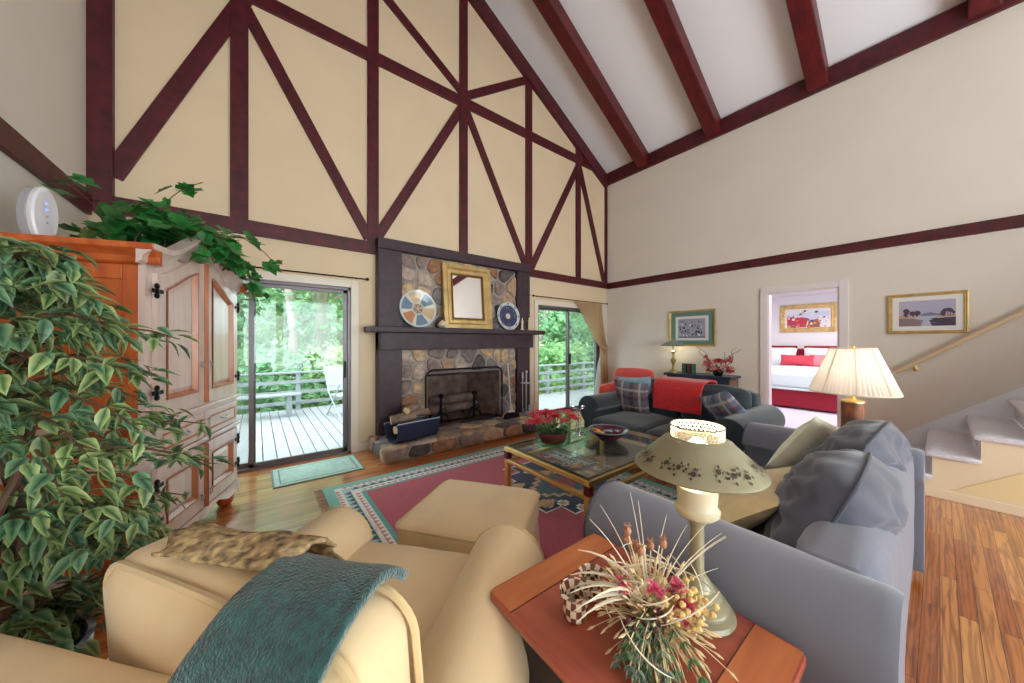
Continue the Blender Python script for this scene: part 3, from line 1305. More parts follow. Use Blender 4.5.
def plate(label, loc, r, tilt, kind):
    t = thing('decorative_plate', label, 'plate', loc)
    t.rotation_euler = (R(90) + tilt, 0, 0)       # local z faces the room (-y), local y points up the plate
    g = G(Matrix.Translation((0, r, 0)))
    g.lathe([(.001, .0), (r * .55, .0), (r * .62, .006), (r, .028), (r, .033), (r * .6, .014), (r * .55, .008), (.001, .008)], 48, cap=False)
    g.build('dish', M_china, t)
    g = G(Matrix.Translation((0, r, 0)))

    def ring_seg(a0, a1, r0, r1, m, z0=None, k=8):
        g.m = m
        zz = lambda q: .009 if q < r * .56 else .0105 + .024 * (q - r * .56) / (r * .44)
        a = [a0 + (a1 - a0) * i / k for i in range(k + 1)]
        for i in range(k):
            for (qa, qb) in ((r0, min(r1, max(r0, r * .56))), (max(r0, r * .56), r1)):
                if qb - qa > 1e-4:
                    g.poly([(q * math.cos(b), q * math.sin(b), zz(q) + .0025) for q, b in ((qa, a[i]), (qb, a[i]), (qb, a[i + 1]), (qa, a[i + 1]))])
    rs = random.Random(int(r * 1000))
    if kind == 0:
        for i in range(6):
            a = i * PI / 3 + .2
            ring_seg(a + .13, a + PI / 3 - .13, r * .34, r * .9, (0, 4, 0, 1, 0, 4)[i])
            for q in range(5):
                b = a + PI / 6 + rs.uniform(-.25, .25)
                rr = r * rs.uniform(.42, .8)
                ring_seg(b, b + .12, rr, rr + r * .06, rs.choice((2, 3, 6, 5)), k=2)
            ring_seg(a - .09, a + .09, r * .4, r * .86, 2, k=2)
            ring_seg(a - .04, a + .04, r * .5, r * .8, 6 if i % 2 else 1, k=2)
        ring_seg(0, 2 * PI, r * .05, r * .28, 4, k=24)
        for i in range(10):
            ring_seg(i * PI / 5, i * PI / 5 + .35, r * .08, r * .25, 3 if i % 2 else 0, k=3)
    else:
        ring_seg(0, 2 * PI, r * .2, r * .78, 3, k=40)
        for i in range(8):
            a = i * PI / 4
            ring_seg(a - .2, a + .2, r * .42, r * .66, (2, 5)[i % 2], k=4)
            ring_seg(a - .1, a + .1, r * .48, r * .6, (1, 4)[i % 2], k=3)
            ring_seg(a + .25, a + .5, r * .28, r * .38, 2, k=3)
            ring_seg(a - .12, a + .12, r * .84, r * .94, 0, k=3)
        ring_seg(0, 2 * PI, .002, r * .18, 2, k=20)
        ring_seg(0, 2 * PI, .002, r * .08, 1, k=16)
    g.build('painted_pattern', M_pl, t, smooth=False)
    return t


plate('large round plate with pastel fan segments on the mantel left of the mirror', (1.71, 4.26, 1.546), .255, R(-7), 0)
plate('smaller round plate with a dark blue flower pattern on the mantel right of the mirror', (3.22, 4.26, 1.546), .225, R(-7), 1)
M_ivory = mat('ivory_ceramic', (222, 206, 176), .4)
t = thing('conch_shell', 'small peach and white seashell on the mantel between plate and mirror', 'shell', (2.02, 4.18, 1.546))
g = G()
pts, rr = [], []
for k in range(26):
    a = k * .7
    q = .042 * (1 - k / 26) + .004
    pts.append((q * math.cos(a), q * math.sin(a), .03 + .085 * (k / 26)))
    rr.append(.030 * (1 - k / 26) + .004)
g.tube(pts, rr, 8)
g.build('whorl', mat('peach_shell', (226, 186, 146), .4, c2=(240, 226, 206), vscale=30), t)
g = G()
g.soft_box((.035, -.01, .03), (.05, .035, .06), .016, n=5)
g.build('lip', M_ivory, t)
for x, h, lb in ((3.47, .17, 'slim ivory candlestick on the mantel nearest the dark patterned plate'), (3.62, .185, 'ivory candlestick standing rightmost on the mantel shelf')):
    t = thing('candlestick', lb, 'candlestick', (x, 4.22, 1.546))
    g = G()
    g.lathe([(.034, 0), (.036, .01), (.02, .025), (.017, .05), (.024, .06), (.017, .07), (.02, h - .03), (.026, h - .02), (.026, h - .012), (.011, h - .012)], 16)
    g.build('stick', M_ivory, t)
    g = G()
    g.tube([(0, 0, h - .015), (0, 0, h + .03)], .009, 10)
    g.build('candle', mat('cream_wax', (238, 228, 206), .5), t)

# ------------------------------------------------------------------ curtain rods and curtain
for (xa, xb, z, lb) in ((-1.05, 1.09, 2.135, 'thin black curtain rod above the left sliding door'), (3.84, 5.94, 2.165, 'thin black curtain rod above the right sliding door')):
    t = thing('curtain_rod', lb, 'curtain rod', ((xa + xb) / 2, D - .06, z))
    w = (xb - xa) / 2
    g = G()
    g.tube([(-w, 0, 0), (w, 0, 0)], .008, 8)
    g.build('rod', M_iron, t)
    for s in (-1, 1):
        g = G()
        g.ball((s * w, 0, 0), .02)
        g.build('finial', M_iron, t)
        g = G()
        g.tube([(s * (w - .12), 0, 0), (s * (w - .12), .06, 0)], .006, 6)
        g.build('bracket', M_iron, t)


def curtain_mesh(xl_top, xr_top, xl_tie, xr_tie, xl_bot, xr_bot, zt, ztie, zb, folds, amp, y):
    g = G()

    def fn(a, b):
        # b: 0 top .. 1 bottom
        z = zt + (zb - zt) * b
        tt = (zt - ztie) / (zt - zb)
        if b < tt:
            k = b / tt
            e = k ** 1.7
            l = xl_top + (xl_tie - xl_top) * (1 - (1 - k) ** 1.6) * 1.0
            l = xl_top + (xl_tie - xl_top) * (k ** .85)
            r = xr_top + (xr_tie - xr_top) * e
            z = z - .30 * (1 - a) * k * (1 - k)
        else:
            k = (b - tt) / (1 - tt)
            e = 1 - (1 - k) ** 2
            l = xl_tie + (xl_bot - xl_tie) * e
            r = xr_tie + (xr_bot - xr_tie) * e
        x = l + (r - l) * a
        wd = max(.05, r - l)
        yy = y + amp * math.sin(a * folds * 2 * PI + .6 * math.sin(b * 5)) * (.45 + .55 * min(1, wd))
        return (x, yy, z)
    g.grid(fn, folds * 8, 30)
    return g


def sheer(name, c, tr):
    m = bpy.data.materials.new(name)
    m.use_nodes = True
    nt = m.node_tree
    b = nt.nodes['Principled BSDF']
    b.inputs['Base Color'].default_value = lin(c)
    b.inputs['Roughness'].default_value = .9
    out = nt.nodes['Material Output']
    tl = nt.nodes.new('ShaderNodeBsdfTranslucent')
    tl.inputs[0].default_value = lin(c)
    m1 = nt.nodes.new('ShaderNodeMixShader')
    m1.inputs[0].default_value = .4
    nt.links.new(b.outputs[0], m1.inputs[1])
    nt.links.new(tl.outputs[0], m1.inputs[2])
    tp = nt.nodes.new('ShaderNodeBsdfTransparent')
    m2 = nt.nodes.new('ShaderNodeMixShader')
    m2.inputs[0].default_value = tr
    nt.links.new(m1.outputs[0], m2.inputs[1])
    nt.links.new(tp.outputs[0], m2.inputs[2])
    nt.links.new(m2.outputs[0], out.inputs[0])
    MATS[name] = m
    return m


t = thing('curtain', 'tan swag curtain with white sheer edge tied back at the right sliding door', 'curtain', (5.4, D - .065, 0))
g = curtain_mesh(-.50, .30, .28, .46, .32, .50, 2.15, 1.24, .06, 7, .05, -.03)
g.build('swag', sheer('tan_curtain_cloth', (214, 186, 150), .0), t)
g = curtain_mesh(.02, .52, .36, .52, .10, .52, 2.15, 1.24, .06, 9, .02, .0)
g.build('sheer', sheer('white_sheer', (240, 238, 236), .3), t)
g = G()
g.tube([(.26, -.06, 1.27), (.34, -.075, 1.22), (.44, -.07, 1.21), (.52, -.04, 1.25), (.55, .05, 1.28)], .016, 8)
g.build('tieback', MATS['tan_curtain_cloth'], t)

# ------------------------------------------------------------------ armoire
M_pine = mat('orange_pine', (206, 104, 44), .38, c2=(176, 78, 34), vscale=3.0, stretch=(6, 6, .7), coat=.25, detail=5)
M_mold = mat('honey_pine_molding', (192, 122, 80), .4, c2=(168, 98, 62), vscale=3.0, stretch=(6, 6, .7), coat=.25)
M_glarepine = mat('pine_with_glare', (224, 204, 196), .32, c2=(212, 184, 172), vscale=3.0, stretch=(6, 6, .7), coat=.35, detail=5)  # orange pine front, paler because the door glare is put into its colour
AW, AD_ = 1.08, .56
ar = thing('armoire', 'tall pine armoire with arched bonnet top and panelled doors in the left corner', 'armoire', (-.486, 2.664, 0), math.atan2(.948, .319))
AH = 1.80


def arch(x):
    return .20 * max(0, math.sin(PI * min(1, max(0, (x - .06) / (AW - .12))))) ** 1.7


def top_line(z, x0, x1, n=24):
    return [(x0 + (x1 - x0) * k / n, z + arch(x0 + (x1 - x0) * k / n)) for k in range(n + 1)]


g = G()
g.box2((.02, .02, .14), (AW - .02, AD_, .60))
g.box2((.02, .02, .60), (AW - .02, AD_, AH))
# framed side panels, both sides
for x, s in ((.02, -1), (AW - .02, 1)):
    for (za, zb) in ((.2, .82), (.9, 1.72)):
        for (ya, yb, z0, z1) in ((.02, .1, za - .06, zb + .06), (AD_ - .08, AD_, za - .06, zb + .06), (.1, AD_ - .08, za - .06, za + .02), (.1, AD_ - .08, zb - .02, zb + .06)):
            g.box2((x, ya, z0), (x + s * .014, yb, z1))
g.build('carcass', M_pine, ar, smooth=False, bevel=.004)
# front face board following the arch
g = G()
g.prism([(0.0, .14), (AW, .14), (AW, AH)] + list(reversed(top_line(AH, 0, AW))) + [(0, AH)], 0, .03)
g.build('front_frame', M_glarepine, ar, smooth=False, bevel=.003)
# cornice: stepped moulding, arched at the front, straight along the sides
cs = [(0, .0), (-.022, .012), (-.028, .04), (-.05, .06), (-.075, .075), (-.08, .105), (0, .105)]
g = G()
rings = []
for k in range(31):
    x = -.07 + (AW + .14) * k / 30
    z = AH - .02 + arch(x)
    rings.append([(x, y, z + dz) for y, dz in cs])
g.loft(rings)
g.build('arched_cornice', M_glarepine, ar, smooth=True)
g = G()
for s, x in ((-1, 0.0), (1, AW)):
    rings = []
    for y in (-.075, AD_ + .02):
        rings.append([(x - s * dy * -1 * -1 if False else x + s * (-dy), y, AH - .02 + dz) for dy, dz in cs])
    g.loft(rings)
g.box2((0, 0, AH + .06), (AW, AD_ + .02, AH + .085))
g.build('side_cornice', M_pine, ar, smooth=False, bevel=.003)


def panel_door(name, x0, x1, z0, z1, arched, mid_side):
    """frame and raised panel door; arched: rises with the bonnet"""
    def topz(x, off):
        return z1 - off + (arch(x) * .9 if arched else 0)
    n = 12
    st = .075
    out_t = [(x0 + (x1 - x0) * k / n, topz(x0 + (x1 - x0) * k / n, 0)) for k in range(n + 1)]
    in_t = [(x0 + st + (x1 - x0 - 2 * st) * k / n, topz(x0 + st + (x1 - x0 - 2 * st) * k / n, .085)) for k in range(n + 1)]
    d = None
    g = G()
    yb, yf = -.002, -.026
    # stiles, bottom rail, arched top rail
    g.prism([(x0, z0), (x0 + st, z0), in_t[0], (x0 + st, topz(x0 + st, 0)), (x0, topz(x0, 0))] if False else [(x0, z0), (x0 + st, z0), (x0 + st, in_t[0][1]), (x0, out_t[0][1])], yf, yb)
    g.prism([(x1 - st, z0), (x1, z0), (x1, out_t[-1][1]), (x1 - st, in_t[-1][1])], yf, yb)
    g.prism([(x0 + st, z0), (x1 - st, z0), (x1 - st, z0 + .085), (x0 + st, z0 + .085)], yf, yb)
    for k in range(n):
        g.prism([in_t[k], in_t[k + 1], out_t[k + 1], out_t[k]], yf, yb)
    d = g.build(name, M_glarepine, ar, smooth=False)
    # orange inner moulding and the raised panel
    def inset(o):
        zb = z0 + .085 + o
        xs = [x0 + st + o + (x1 - x0 - 2 * st - 2 * o) * k / n for k in range(n + 1)]
        return [(x0 + st + o, zb), (x1 - st - o, zb)] + [(x, topz(x, .085 + o)) for x in reversed(xs)]
    g = G()
    a, b, c = inset(0), inset(.012), inset(.03)
    g.loft([[(p[0], yf - .006, p[1]) for p in a], [(p[0], yf - .006, p[1]) for p in b], [(p[0], -.006, p[1]) for p in c]], cap=False)
    g.build('panel_molding', M_mold, d, smooth=False)
    g = G()
    e, f = inset(.03), inset(.055)
    g.loft([[(p[0], -.003, p[1]) for p in e], [(p[0], -.016, p[1]) for p in f]], cap=False)
    g.poly([(p[0], -.016, p[1]) for p in f])
    g.build('raised_panel', M_glarepine, d, smooth=False)
    kx = x1 - .04 if mid_side > 0 else x0 + .04
    kz = (z0 + z1) / 2 - .12
    g = G()
    g.tube([(kx, yf, kz), (kx, yf - .012, kz)], .006, 6)
    g.tube([(kx + .018 * math.cos(q), yf - .012, kz - .018 + .018 * math.sin(q)) for q in [2 * PI * i / 12 for i in range(13)]], .003, 6)
    g.build('ring_pull', M_steel, d)
    hx = x0 if mid_side > 0 else x1
    for hz in (z0 + .14, z1 - .10):
        g = G()
        for q in (-.045, 0, .045):
            g.ball((hx - mid_side * .01, yf - .004, hz + q * .6), .017, 8, 6, (1.2, .5, 1))
        g.box2((hx - .045, yf - .006, hz - .012), (hx + .045, yf + .002, hz + .012))
        g.build('hinge', M_iron, d, bevel=.003)
    return d


panel_door('upper_door', .05, .525, .93, 1.745, True, 1)
panel_door('upper_door', .555, AW - .05, .93, 1.745, True, -1)
panel_door('lower_door', .05, .525, .20, .64, False, 1)
panel_door('lower_door', .555, AW - .05, .20, .64, False, -1)
g = G()
for k, w in enumerate((.03, .018, .008)):
    g.box2((.54 - w / 2, -.036 - .006 * k, .2), (.54 + w / 2, 0, .64))
    g.box2((.54 - w / 2, -.036 - .006 * k, .93), (.54 + w / 2, 0, 1.745 + .16))
g.build('center_stile', M_mold, ar, smooth=False, bevel=.002)
for (x0, x1) in ((.05, .525), (.555, AW - .05)):
    g = G()
    z0, z1 = .69, .86
    g.box2((x0, -.024, z0), (x1, 0, z1))
    dr = g.build('drawer', M_glarepine, ar, smooth=False, bevel=.004)
    g = G()
    a = [(x0 + .04, z0 + .035), (x1 - .04, z0 + .035), (x1 - .04, z1 - .035), (x0 + .04, z1 - .035)]
    b = [(x0 + .055, z0 + .05), (x1 - .055, z0 + .05), (x1 - .055, z1 - .05), (x0 + .055, z1 - .05)]
    g.loft([[(p[0], -.028, p[1]) for p in a], [(p[0], -.0255, p[1]) for p in b]], cap=False)
    g.build('panel_molding', M_mold, dr, smooth=False)
    g = G()
    xm = (x0 + x1) / 2
    g.tube([(xm - .045, -.024, .785), (xm - .04, -.045, .775), (xm, -.05, .765), (xm + .04, -.045, .775), (xm + .045, -.024, .785)], .006, 6)
    g.build('pull', M_steel, dr)
g = G()
for z in (.655, .885):
    g.box2((-.012, -.03, z), (AW + .012, AD_, z + .028))
g.build('waist_molding', M_glarepine, ar, smooth=False, bevel=.006)
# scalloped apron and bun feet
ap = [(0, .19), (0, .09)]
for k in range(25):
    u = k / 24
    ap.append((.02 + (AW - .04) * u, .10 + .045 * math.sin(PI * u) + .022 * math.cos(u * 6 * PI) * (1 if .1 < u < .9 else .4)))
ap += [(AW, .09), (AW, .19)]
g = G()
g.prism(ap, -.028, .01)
g.build('scalloped_apron', M_glarepine, ar, smooth=False)
for x in (.07, AW - .07):
    for y in (.05, AD_ - .06):
        g = G()
        g.lathe([(.02, 0), (.046, .012), (.06, .045), (.058, .08), (.036, .11), (.03, .15)], 16, (x, y, 0))
        g.build('bun_foot', M_pine, ar)

# ------------------------------------------------------------------ wifi speaker on the armoire
ax = Vector((.319, .948, 0))
ay = Vector((-.948, .319, 0))
AO = Vector((-.486, 2.664, 0))
M_whp = mat('white_plastic', (226, 224, 228), .35)
M_grp = mat('grey_plastic', (168, 164, 168), .5)
M_led = mat('blue_led', (120, 150, 255), .4, emit=1.5)
p = Vector((-.925, 2.94, 0))
t = thing('desk_speaker', 'white oval speaker unit standing on the left end of the armoire top', 'speaker', (p.x, p.y, AH + .085), R(66))
g = G()
rings = []
for (y, k) in ((-.036, .9), (-.028, 1.0), (-.010, 1.0), (-.005, .93)):
    rings.append([(.064 * k * math.cos(a), y, .150 + .150 * k * math.sin(a)) for a in [2 * PI * i / 28 for i in range(28)]])
g.loft(rings)
g.build('front_shell', M_whp, t)
g = G()
rings = []
for (y, k) in ((-.005, .88), (.0, .96), (.03, .98), (.04, .85)):
    rings.append([(.064 * k * math.cos(a), y, .150 + .150 * k * math.sin(a)) for a in [2 * PI * i / 28 for i in range(28)]])
g.loft(rings)
g.build('back_shell', M_grp, t)
for k in range(4):
    g = G()
    g.tube([(0, -.034, .215 - .035 * k), (0, -.0385, .215 - .035 * k)], .006, 10)
    g.build('indicator_light', M_led if k < 2 else M_grp, t)
g = G()
g.tube([(0.0, .035, .02), (-.05, .1, .006), (-.12, .12, .006), (-.2, .1, .01)], .004, 6)
g.build('cord', M_iron, t)

# ------------------------------------------------------------------ ivy along the top of the armoire
M_ivy = leaf_mat('ivy_leaf', (30, 96, 40), (52, 130, 56), .15, .35, .5)
M_ivy2 = leaf_mat('ivy_leaf_olive', (84, 112, 44), (120, 140, 70), .15, .4, .4)
M_stem = mat('brown_stem', (92, 66, 48), .8)
t = thing('ivy_garland', 'green ivy arrangement trailing over the top of the armoire', 'plant', (-.55, 3.1, AH + .09))
o0 = Vector((-.55, 3.1, AH + .09))
rs = random.Random(21)
g, g2, gs = G(), G(), G()


def ivy_leaf(gg, p, d, up, s):
    d = d.normalized()
    a = d.cross(up)
    if a.length < 1e-3:
        a = d.cross(Vector((1, 0, 0)))
    a.normalize()
    n = a.cross(d)
    shape = [(0, .0), (-.12, .32), (.18, .52), (.30, .40), (.42, .62), (.62, .26), (1.0, 0.0)]
    cm = gg.vert(p + d * s * .35, 0)
    L = [gg.vert(p + d * s * u + a * s * w * .8 + n * s * (.12 * w), 1 if w > .2 else .3) for u, w in shape]
    Rr = [gg.vert(p + d * s * u - a * s * w * .8 + n * s * (.12 * w), 1 if w > .2 else .3) for u, w in shape]
    for q in (L, Rr):
        for i in range(len(q) - 1):
            gg.face((cm, q[i], q[i + 1]))


for vine in range(62):
    s0 = rs.uniform(.40, 1.0)
    base = AO + ax * (AW * s0) + ay * rs.uniform(.06, .42) + Vector((0, 0, AH + .09 + .5 * arch(AW * s0)))
    front = rs.random() < .5
    dirv = (ax * rs.uniform(-.8, .8) + ay * (rs.uniform(-1.2, -.5) if front else rs.uniform(-.5, .7)) + Vector((0, 0, rs.uniform(.3, 1.3) * (1.3 - .8 * s0)))).normalized()
    pts = [base]
    p = base.copy()
    ln = rs.uniform(.17, .33) * (1.1 if s0 < .6 else .9)
    for k in range(7):
        dirv = (dirv + Vector((0, 0, -.30 if front else -.22))).normalized()
        p = p + dirv * ln / 4
        p.x = max(p.x, XL + .19)
        loc_ = p - AO
        ux, uy = loc_.dot(ax), loc_.dot(ay)
        zt = AH + .1 + arch(min(AW, max(0, ux)))
        if uy > -.07 and -.05 < ux < AW + .07 and p.z < zt + .01:
            p.z = zt + .01
        pts.append(p.copy())
    gs.tube([q - o0 for q in pts], .003, 5)
    for k in range(12):
        q = pts[rs.randrange(1, len(pts))] - o0 + Vector([rs.uniform(-.05, .05) for _ in range(3)])
        ld = Vector((rs.uniform(-.6, 1), rs.uniform(-1, .4), rs.uniform(-.9, .3)))
        ivy_leaf(g2 if s0 > .82 and rs.random() < .7 else g, q, ld, Vector((rs.uniform(-.5, .5), rs.uniform(-1, -.2), 1)), rs.uniform(.075, .13))
g.build('foliage', M_ivy, t, smooth=False)
g2.build('olive_foliage', M_ivy2, t, smooth=False)
gs.build('vines', M_stem, t)

# ------------------------------------------------------------------ ficus tree in a china pot
M_fic = leaf_mat('ficus_leaf', (56, 94, 50), (178, 194, 130), .2, .4, .45)
M_fic2 = leaf_mat('ficus_leaf_bluish', (48, 88, 62), (134, 170, 128), .2, .38, .4)
M_pot = mat('blue_white_china', (222, 226, 234), .2, c2=(44, 62, 120), vscale=16, coat=.5)
M_soil = mat('dark_moss_soil', (52, 44, 34), .95, bump=.6, bscale=40)
fc = Vector((-.63, 1.74, 0))
t = thing('ficus_tree', 'variegated ficus tree in a blue and white pot between armoire and cream armchair', 'potted tree', tuple(fc))
g = G()
g.lathe([(.10, 0), (.12, .01), (.17, .18), (.185, .34), (.195, .36), (.195, .385), (.178, .385), (.17, .34), (.12, .06)], 28)
g.build('pot', M_pot, t)
g = G()
g.lathe([(.168, .33), (.1, .345), (.001, .35)], 20, cap=False)
g.build('soil', M_soil, t)
g = G()
rs = random.Random(4)
for k in range(3):
    a = k * 2.1
    pts = [(.03 * math.cos(a), .03 * math.sin(a), .34)]
    for j in range(1, 9):
        pts.append((.045 * math.cos(a + j * .9) * (1 + j * .1), .045 * math.sin(a + j * .9) * (1 + j * .1), .34 + .15 * j))
    g.tube(pts, [.016 - .001 * j for j in range(9)], 8)
tips = []
for k in range(96):
    z = .40 + 1.29 * (k + rs.random()) / 96
    a = rs.uniform(0, 2 * PI)
    u = (z - .5) / 1.12
    env = .49 * (math.sin(PI * min(1, .19 + .74 * u)) ** .7)
    ln = env * rs.uniform(.65, 1.05)
    p = Vector((.03 * math.cos(a), .03 * math.sin(a), z - .02))
    dv = Vector((math.cos(a), math.sin(a), rs.uniform(.25, .7)))
    pts = [p.copy()]
    for j in range(5):
        p = p + dv.normalized() * ln / 5
        if fc.x + p.x < XL + .05:
            p.x = XL + .05 - fc.x
        dv.z -= .26
        pts.append(p.copy())
    g.tube(pts, [.007, .006, .005, .004, .003, .002], 5)
    tips.append(pts)
tr_ = g.build('trunk', M_stem, t)
ga, gb = G(), G()
for pts in tips:
    for j in range(1, 6):
        for q in range(7):
            f = rs.random()
            p = pts[j - 1].lerp(pts[j], f)
            out = (pts[j] - pts[0])
            out.z = 0
            out = out.normalized() if out.length > .01 else Vector((1, 0, 0))
            d = (out * rs.uniform(.1, 1.0) + Vector((rs.uniform(-.8, .8), rs.uniform(-.8, .8), rs.uniform(-.9, .15)))).normalized()
            p = p + Vector([rs.uniform(-.03, .03) for _ in range(3)])
            if fc.x + p.x + d.x * .08 < XL + .03:
                continue
            gg = ga if rs.random() < .6 else gb
            gg.leaf(p, d, Vector((rs.uniform(-.4, .4), rs.uniform(-.4, .4), 1)), rs.uniform(.055, .09), rs.uniform(.028, .040), .3, .25)
ga.build('foliage', M_fic, t, smooth=False)
gb.build('bluish_foliage', M_fic2, t, smooth=False)

# ------------------------------------------------------------------ upholstery
def fabric(name, c, rough=.85, sheen=.25, var=.08, wr=.35):
    return mat(name, c, rough, var=var, vscale=2.5, bump=wr, bscale=8, sheen=sheen, stretch=(1, 1.6, .8))


M_cream = fabric('cream_twill', (238, 209, 164))
M_creamd = fabric('cream_piping', (220, 192, 144))
M_slate = fabric('slate_grey_twill', (112, 114, 130), sheen=.35)
M_slated = fabric('slate_piping', (66, 68, 82))
M_teal = fabric('dark_teal_twill', (40, 53, 62), sheen=.35)
M_teald = fabric('dark_teal_piping', (30, 40, 50))
M_foot = mat('dark_wood_foot', (52, 30, 24), .5)


def arm_profile(s, zt, r, thick=.075, z0=.05, lean=.0):
    """rolled arm outline in (outward, z); s = outward sign"""
    cz = zt - r
    pts = [(-thick, z0), (-thick, cz - r * .2)]
    pts += arc_pts((0, cz), r, R(170), R(-50), 16)
    pts += [(thick * .75, cz - r * 1.1), (thick * .75, z0)]
    return [(s * p[0], p[1]) for p in pts]


def rolled_arm(g, s, xc, ya, yb, zt, r, thick=.075, z0=.05, front=1):
    prof = arm_profile(s, zt, r, thick, z0)
    cz = zt - r
    rings = []
    L = yb - ya
    steps = [(0, .955), (.012, .985), (.03, 1.0)] + [(.03 + (L - .06) * k / 10, 1 + .02 * math.sin(PI * k / 10)) for k in range(1, 10)] + [(L - .03, 1.0), (L - .012, .985), (L, .955)]
    for (y, k) in steps:
        rings.append([(xc + p[0] * k, ya + y, cz + (p[1] - cz) * (k if p[1] > cz - r else 1)) for p in prof])
    g.loft(rings)


def piping_front(g, s, xc, y, zt, r, thick=.075, z0=.05, pr=.007):
    prof = arm_profile(s, zt, r, thick, z0)
    cz = zt - r
    g.tube([(xc + p[0] * .985, y, cz + (p[1] - cz) * .985) for p in prof], pr, 6)


def make_sofa(label, loc, rotz, L, Dp, ar_, az, bz, sz, ns, m, mp, group=None, backs=0):
    t = thing('sofa', label, 'sofa', loc, rotz, group)
    h = L / 2
    ax_ = h - ar_
    g = G()
    g.box2((-h + ar_ * .9, .05, .07), (h - ar_ * .9, Dp - .07, sz - .13))
    g.build('base_frame', m, t, bevel=.02, smooth=True)
    g = G()
    g.soft_box((0, .12, (bz + .1) / 2), (L - ar_ * 2.5, .2, bz - .1), .07, (0, .012, .008), 14, .004, 5, 1)
    g.build('backrest', m, t)
    for s in (-1, 1):
        g = G()
        rolled_arm(g, s, s * ax_, -.015, Dp - .02, az, ar_, z0=.06)
        a = g.build('arm', m, t)
        g = G()
        piping_front(g, s, s * ax_, Dp - .022, az, ar_, z0=.06, pr=.004)
        g.build('arm_piping', mp, a)
    w = (2 * ax_ - .15) / ns
    for i in range(ns):
        x = -ax_ + .075 + w * (i + .5)
        g = G()
        g.soft_box((x, .22 + (Dp - .19) / 2, sz - .075), (w - .008, Dp - .19, .165), .055, (0, .012, .03), 14, .006, 5, 3 + i)
        c = g.build('seat_cushion', m, t)
        g = G()
        yb = Dp + .03 - .015
        rr = rrect(x - w / 2 + .006, x + w / 2 - .006, .225, yb, .05, 4)
        g.tube([(p[0], p[1], sz - .028) for p in rr] + [(rr[0][0], rr[0][1], sz - .028)], .005, 5)
        g.build('cushion_piping', mp, c)
    if backs:
        wb = (2 * ax_ - .12) / backs
        for i in range(backs):
            x = -ax_ + .06 + wb * (i + .5)
            g = G()
            g.soft_box((x, .285, sz + .20), (wb - .01, .17, bz - sz + .05), .075, (0, .03, .02), 12, .01, 5, 8 + i, rot=rotm(R(10)))
            g.build('back_cushion', m, t)
    for s in (-1, 1):
        for y in (.09, Dp - .12):
            g = G()
            g.tube([(s * (h - .22), y, 0), (s * (h - .22), y, .075)], [.022, .03], 10)
            g.build('foot', M_foot, t)
    return t


sofa_r = make_sofa('large slate grey sofa behind the end table with its back to the stairs', (2.14, .07, 0), 0, 2.12, .86, .165, .735, .755, .44, 2, M_slate, M_slated)
sofa_f = make_sofa('dark teal loveseat with a red throw facing the coffee table by the right wall', (4.26, 1.86, 0), R(90), 1.80, 1.10, .15, .70, .84, .45, 2, M_teal, M_teald, backs=2)


def stand_pillow(name, label, cat, loc, w, h, t_, rz, lean, roll, m, piping=None, group=None, seed=0, wr=.007, pinch=.07, n=22):
    """loc = centre; local x width, z height, y thickness"""
    t = thing(name, label, cat, loc, 0, group)
    M = Matrix.Rotation(rz, 4, 'Z') @ Matrix.Rotation(lean, 4, 'X') @ Matrix.Rotation(roll, 4, 'Y')
    g = G()
    g.pillow(w, h, t_, M, n, wr, seed, pinch)
    g.build('cover', m, t, weld=True)
    if piping:
        g = G(M)
        pts = []
        for k in range(65):
            a = k / 64 * 4
            e = int(a) % 4
            f = (a - int(a)) * 2 - 1
            u, v = ((f, -1), (1, f), (-f, 1), (-1, -f))[e]
            if pinch >= 0:
                pts.append((u * w / 2 * (1 - pinch * (1 - abs(v) ** 2.2)), 0, v * h / 2 * (1 - pinch * (1 - abs(u) ** 2.2))))
            else:
                pts.append((u * w / 2 * math.sqrt(1 + pinch * v * v), 0, v * h / 2 * math.sqrt(1 + pinch * u * u)))
        g.tube(pts, .006, 6, cap=False)
        g.build('piping', piping, t)
    return t


M_slatec = mat('slate_cotton', (82, 84, 100), .75, var=.12, vscale=3, bump=.35, bscale=9, sheen=.4)
M_creamp = mat('cream_damask', (236, 210, 158), .75, var=.06, vscale=18, bump=.12, bscale=30, sheen=.2)
M_greenc = mat('pale_sage_cream', (255, 246, 220), .75, var=.06, vscale=18, bump=.12, bscale=30, sheen=.2)
stand_pillow('back_cushion', 'big crumpled slate grey cushion nearest the camera on the grey sofa', 'cushion', (1.89, .285, .635), .80, .58, .32, R(2), R(24), R(2), M_slatec, M_slated, seed=2, wr=.03, pinch=-.36, n=40)
stand_pillow('back_cushion', 'farther slate grey cushion against the back of the grey sofa', 'cushion', (2.60, .29, .655), .76, .58, .30, R(-3), R(24), R(-3), M_slatec, M_slated, seed=5, wr=.028, pinch=-.3, n=40)
stand_pillow('scatter_cushion', 'warm cream cushion lying on the near end of the grey sofa', 'cushion', (1.88, .60, .565), .66, .50, .17, R(4), R(50), R(2), M_creamp, None, seed=8, wr=.01)
stand_pillow('scatter_cushion', 'pale cream square cushion propped up at the far end of the grey sofa', 'cushion', (2.84, .52, .66), .46, .45, .15, R(-24), R(28), R(20), M_greenc, None, seed=11, wr=.008)


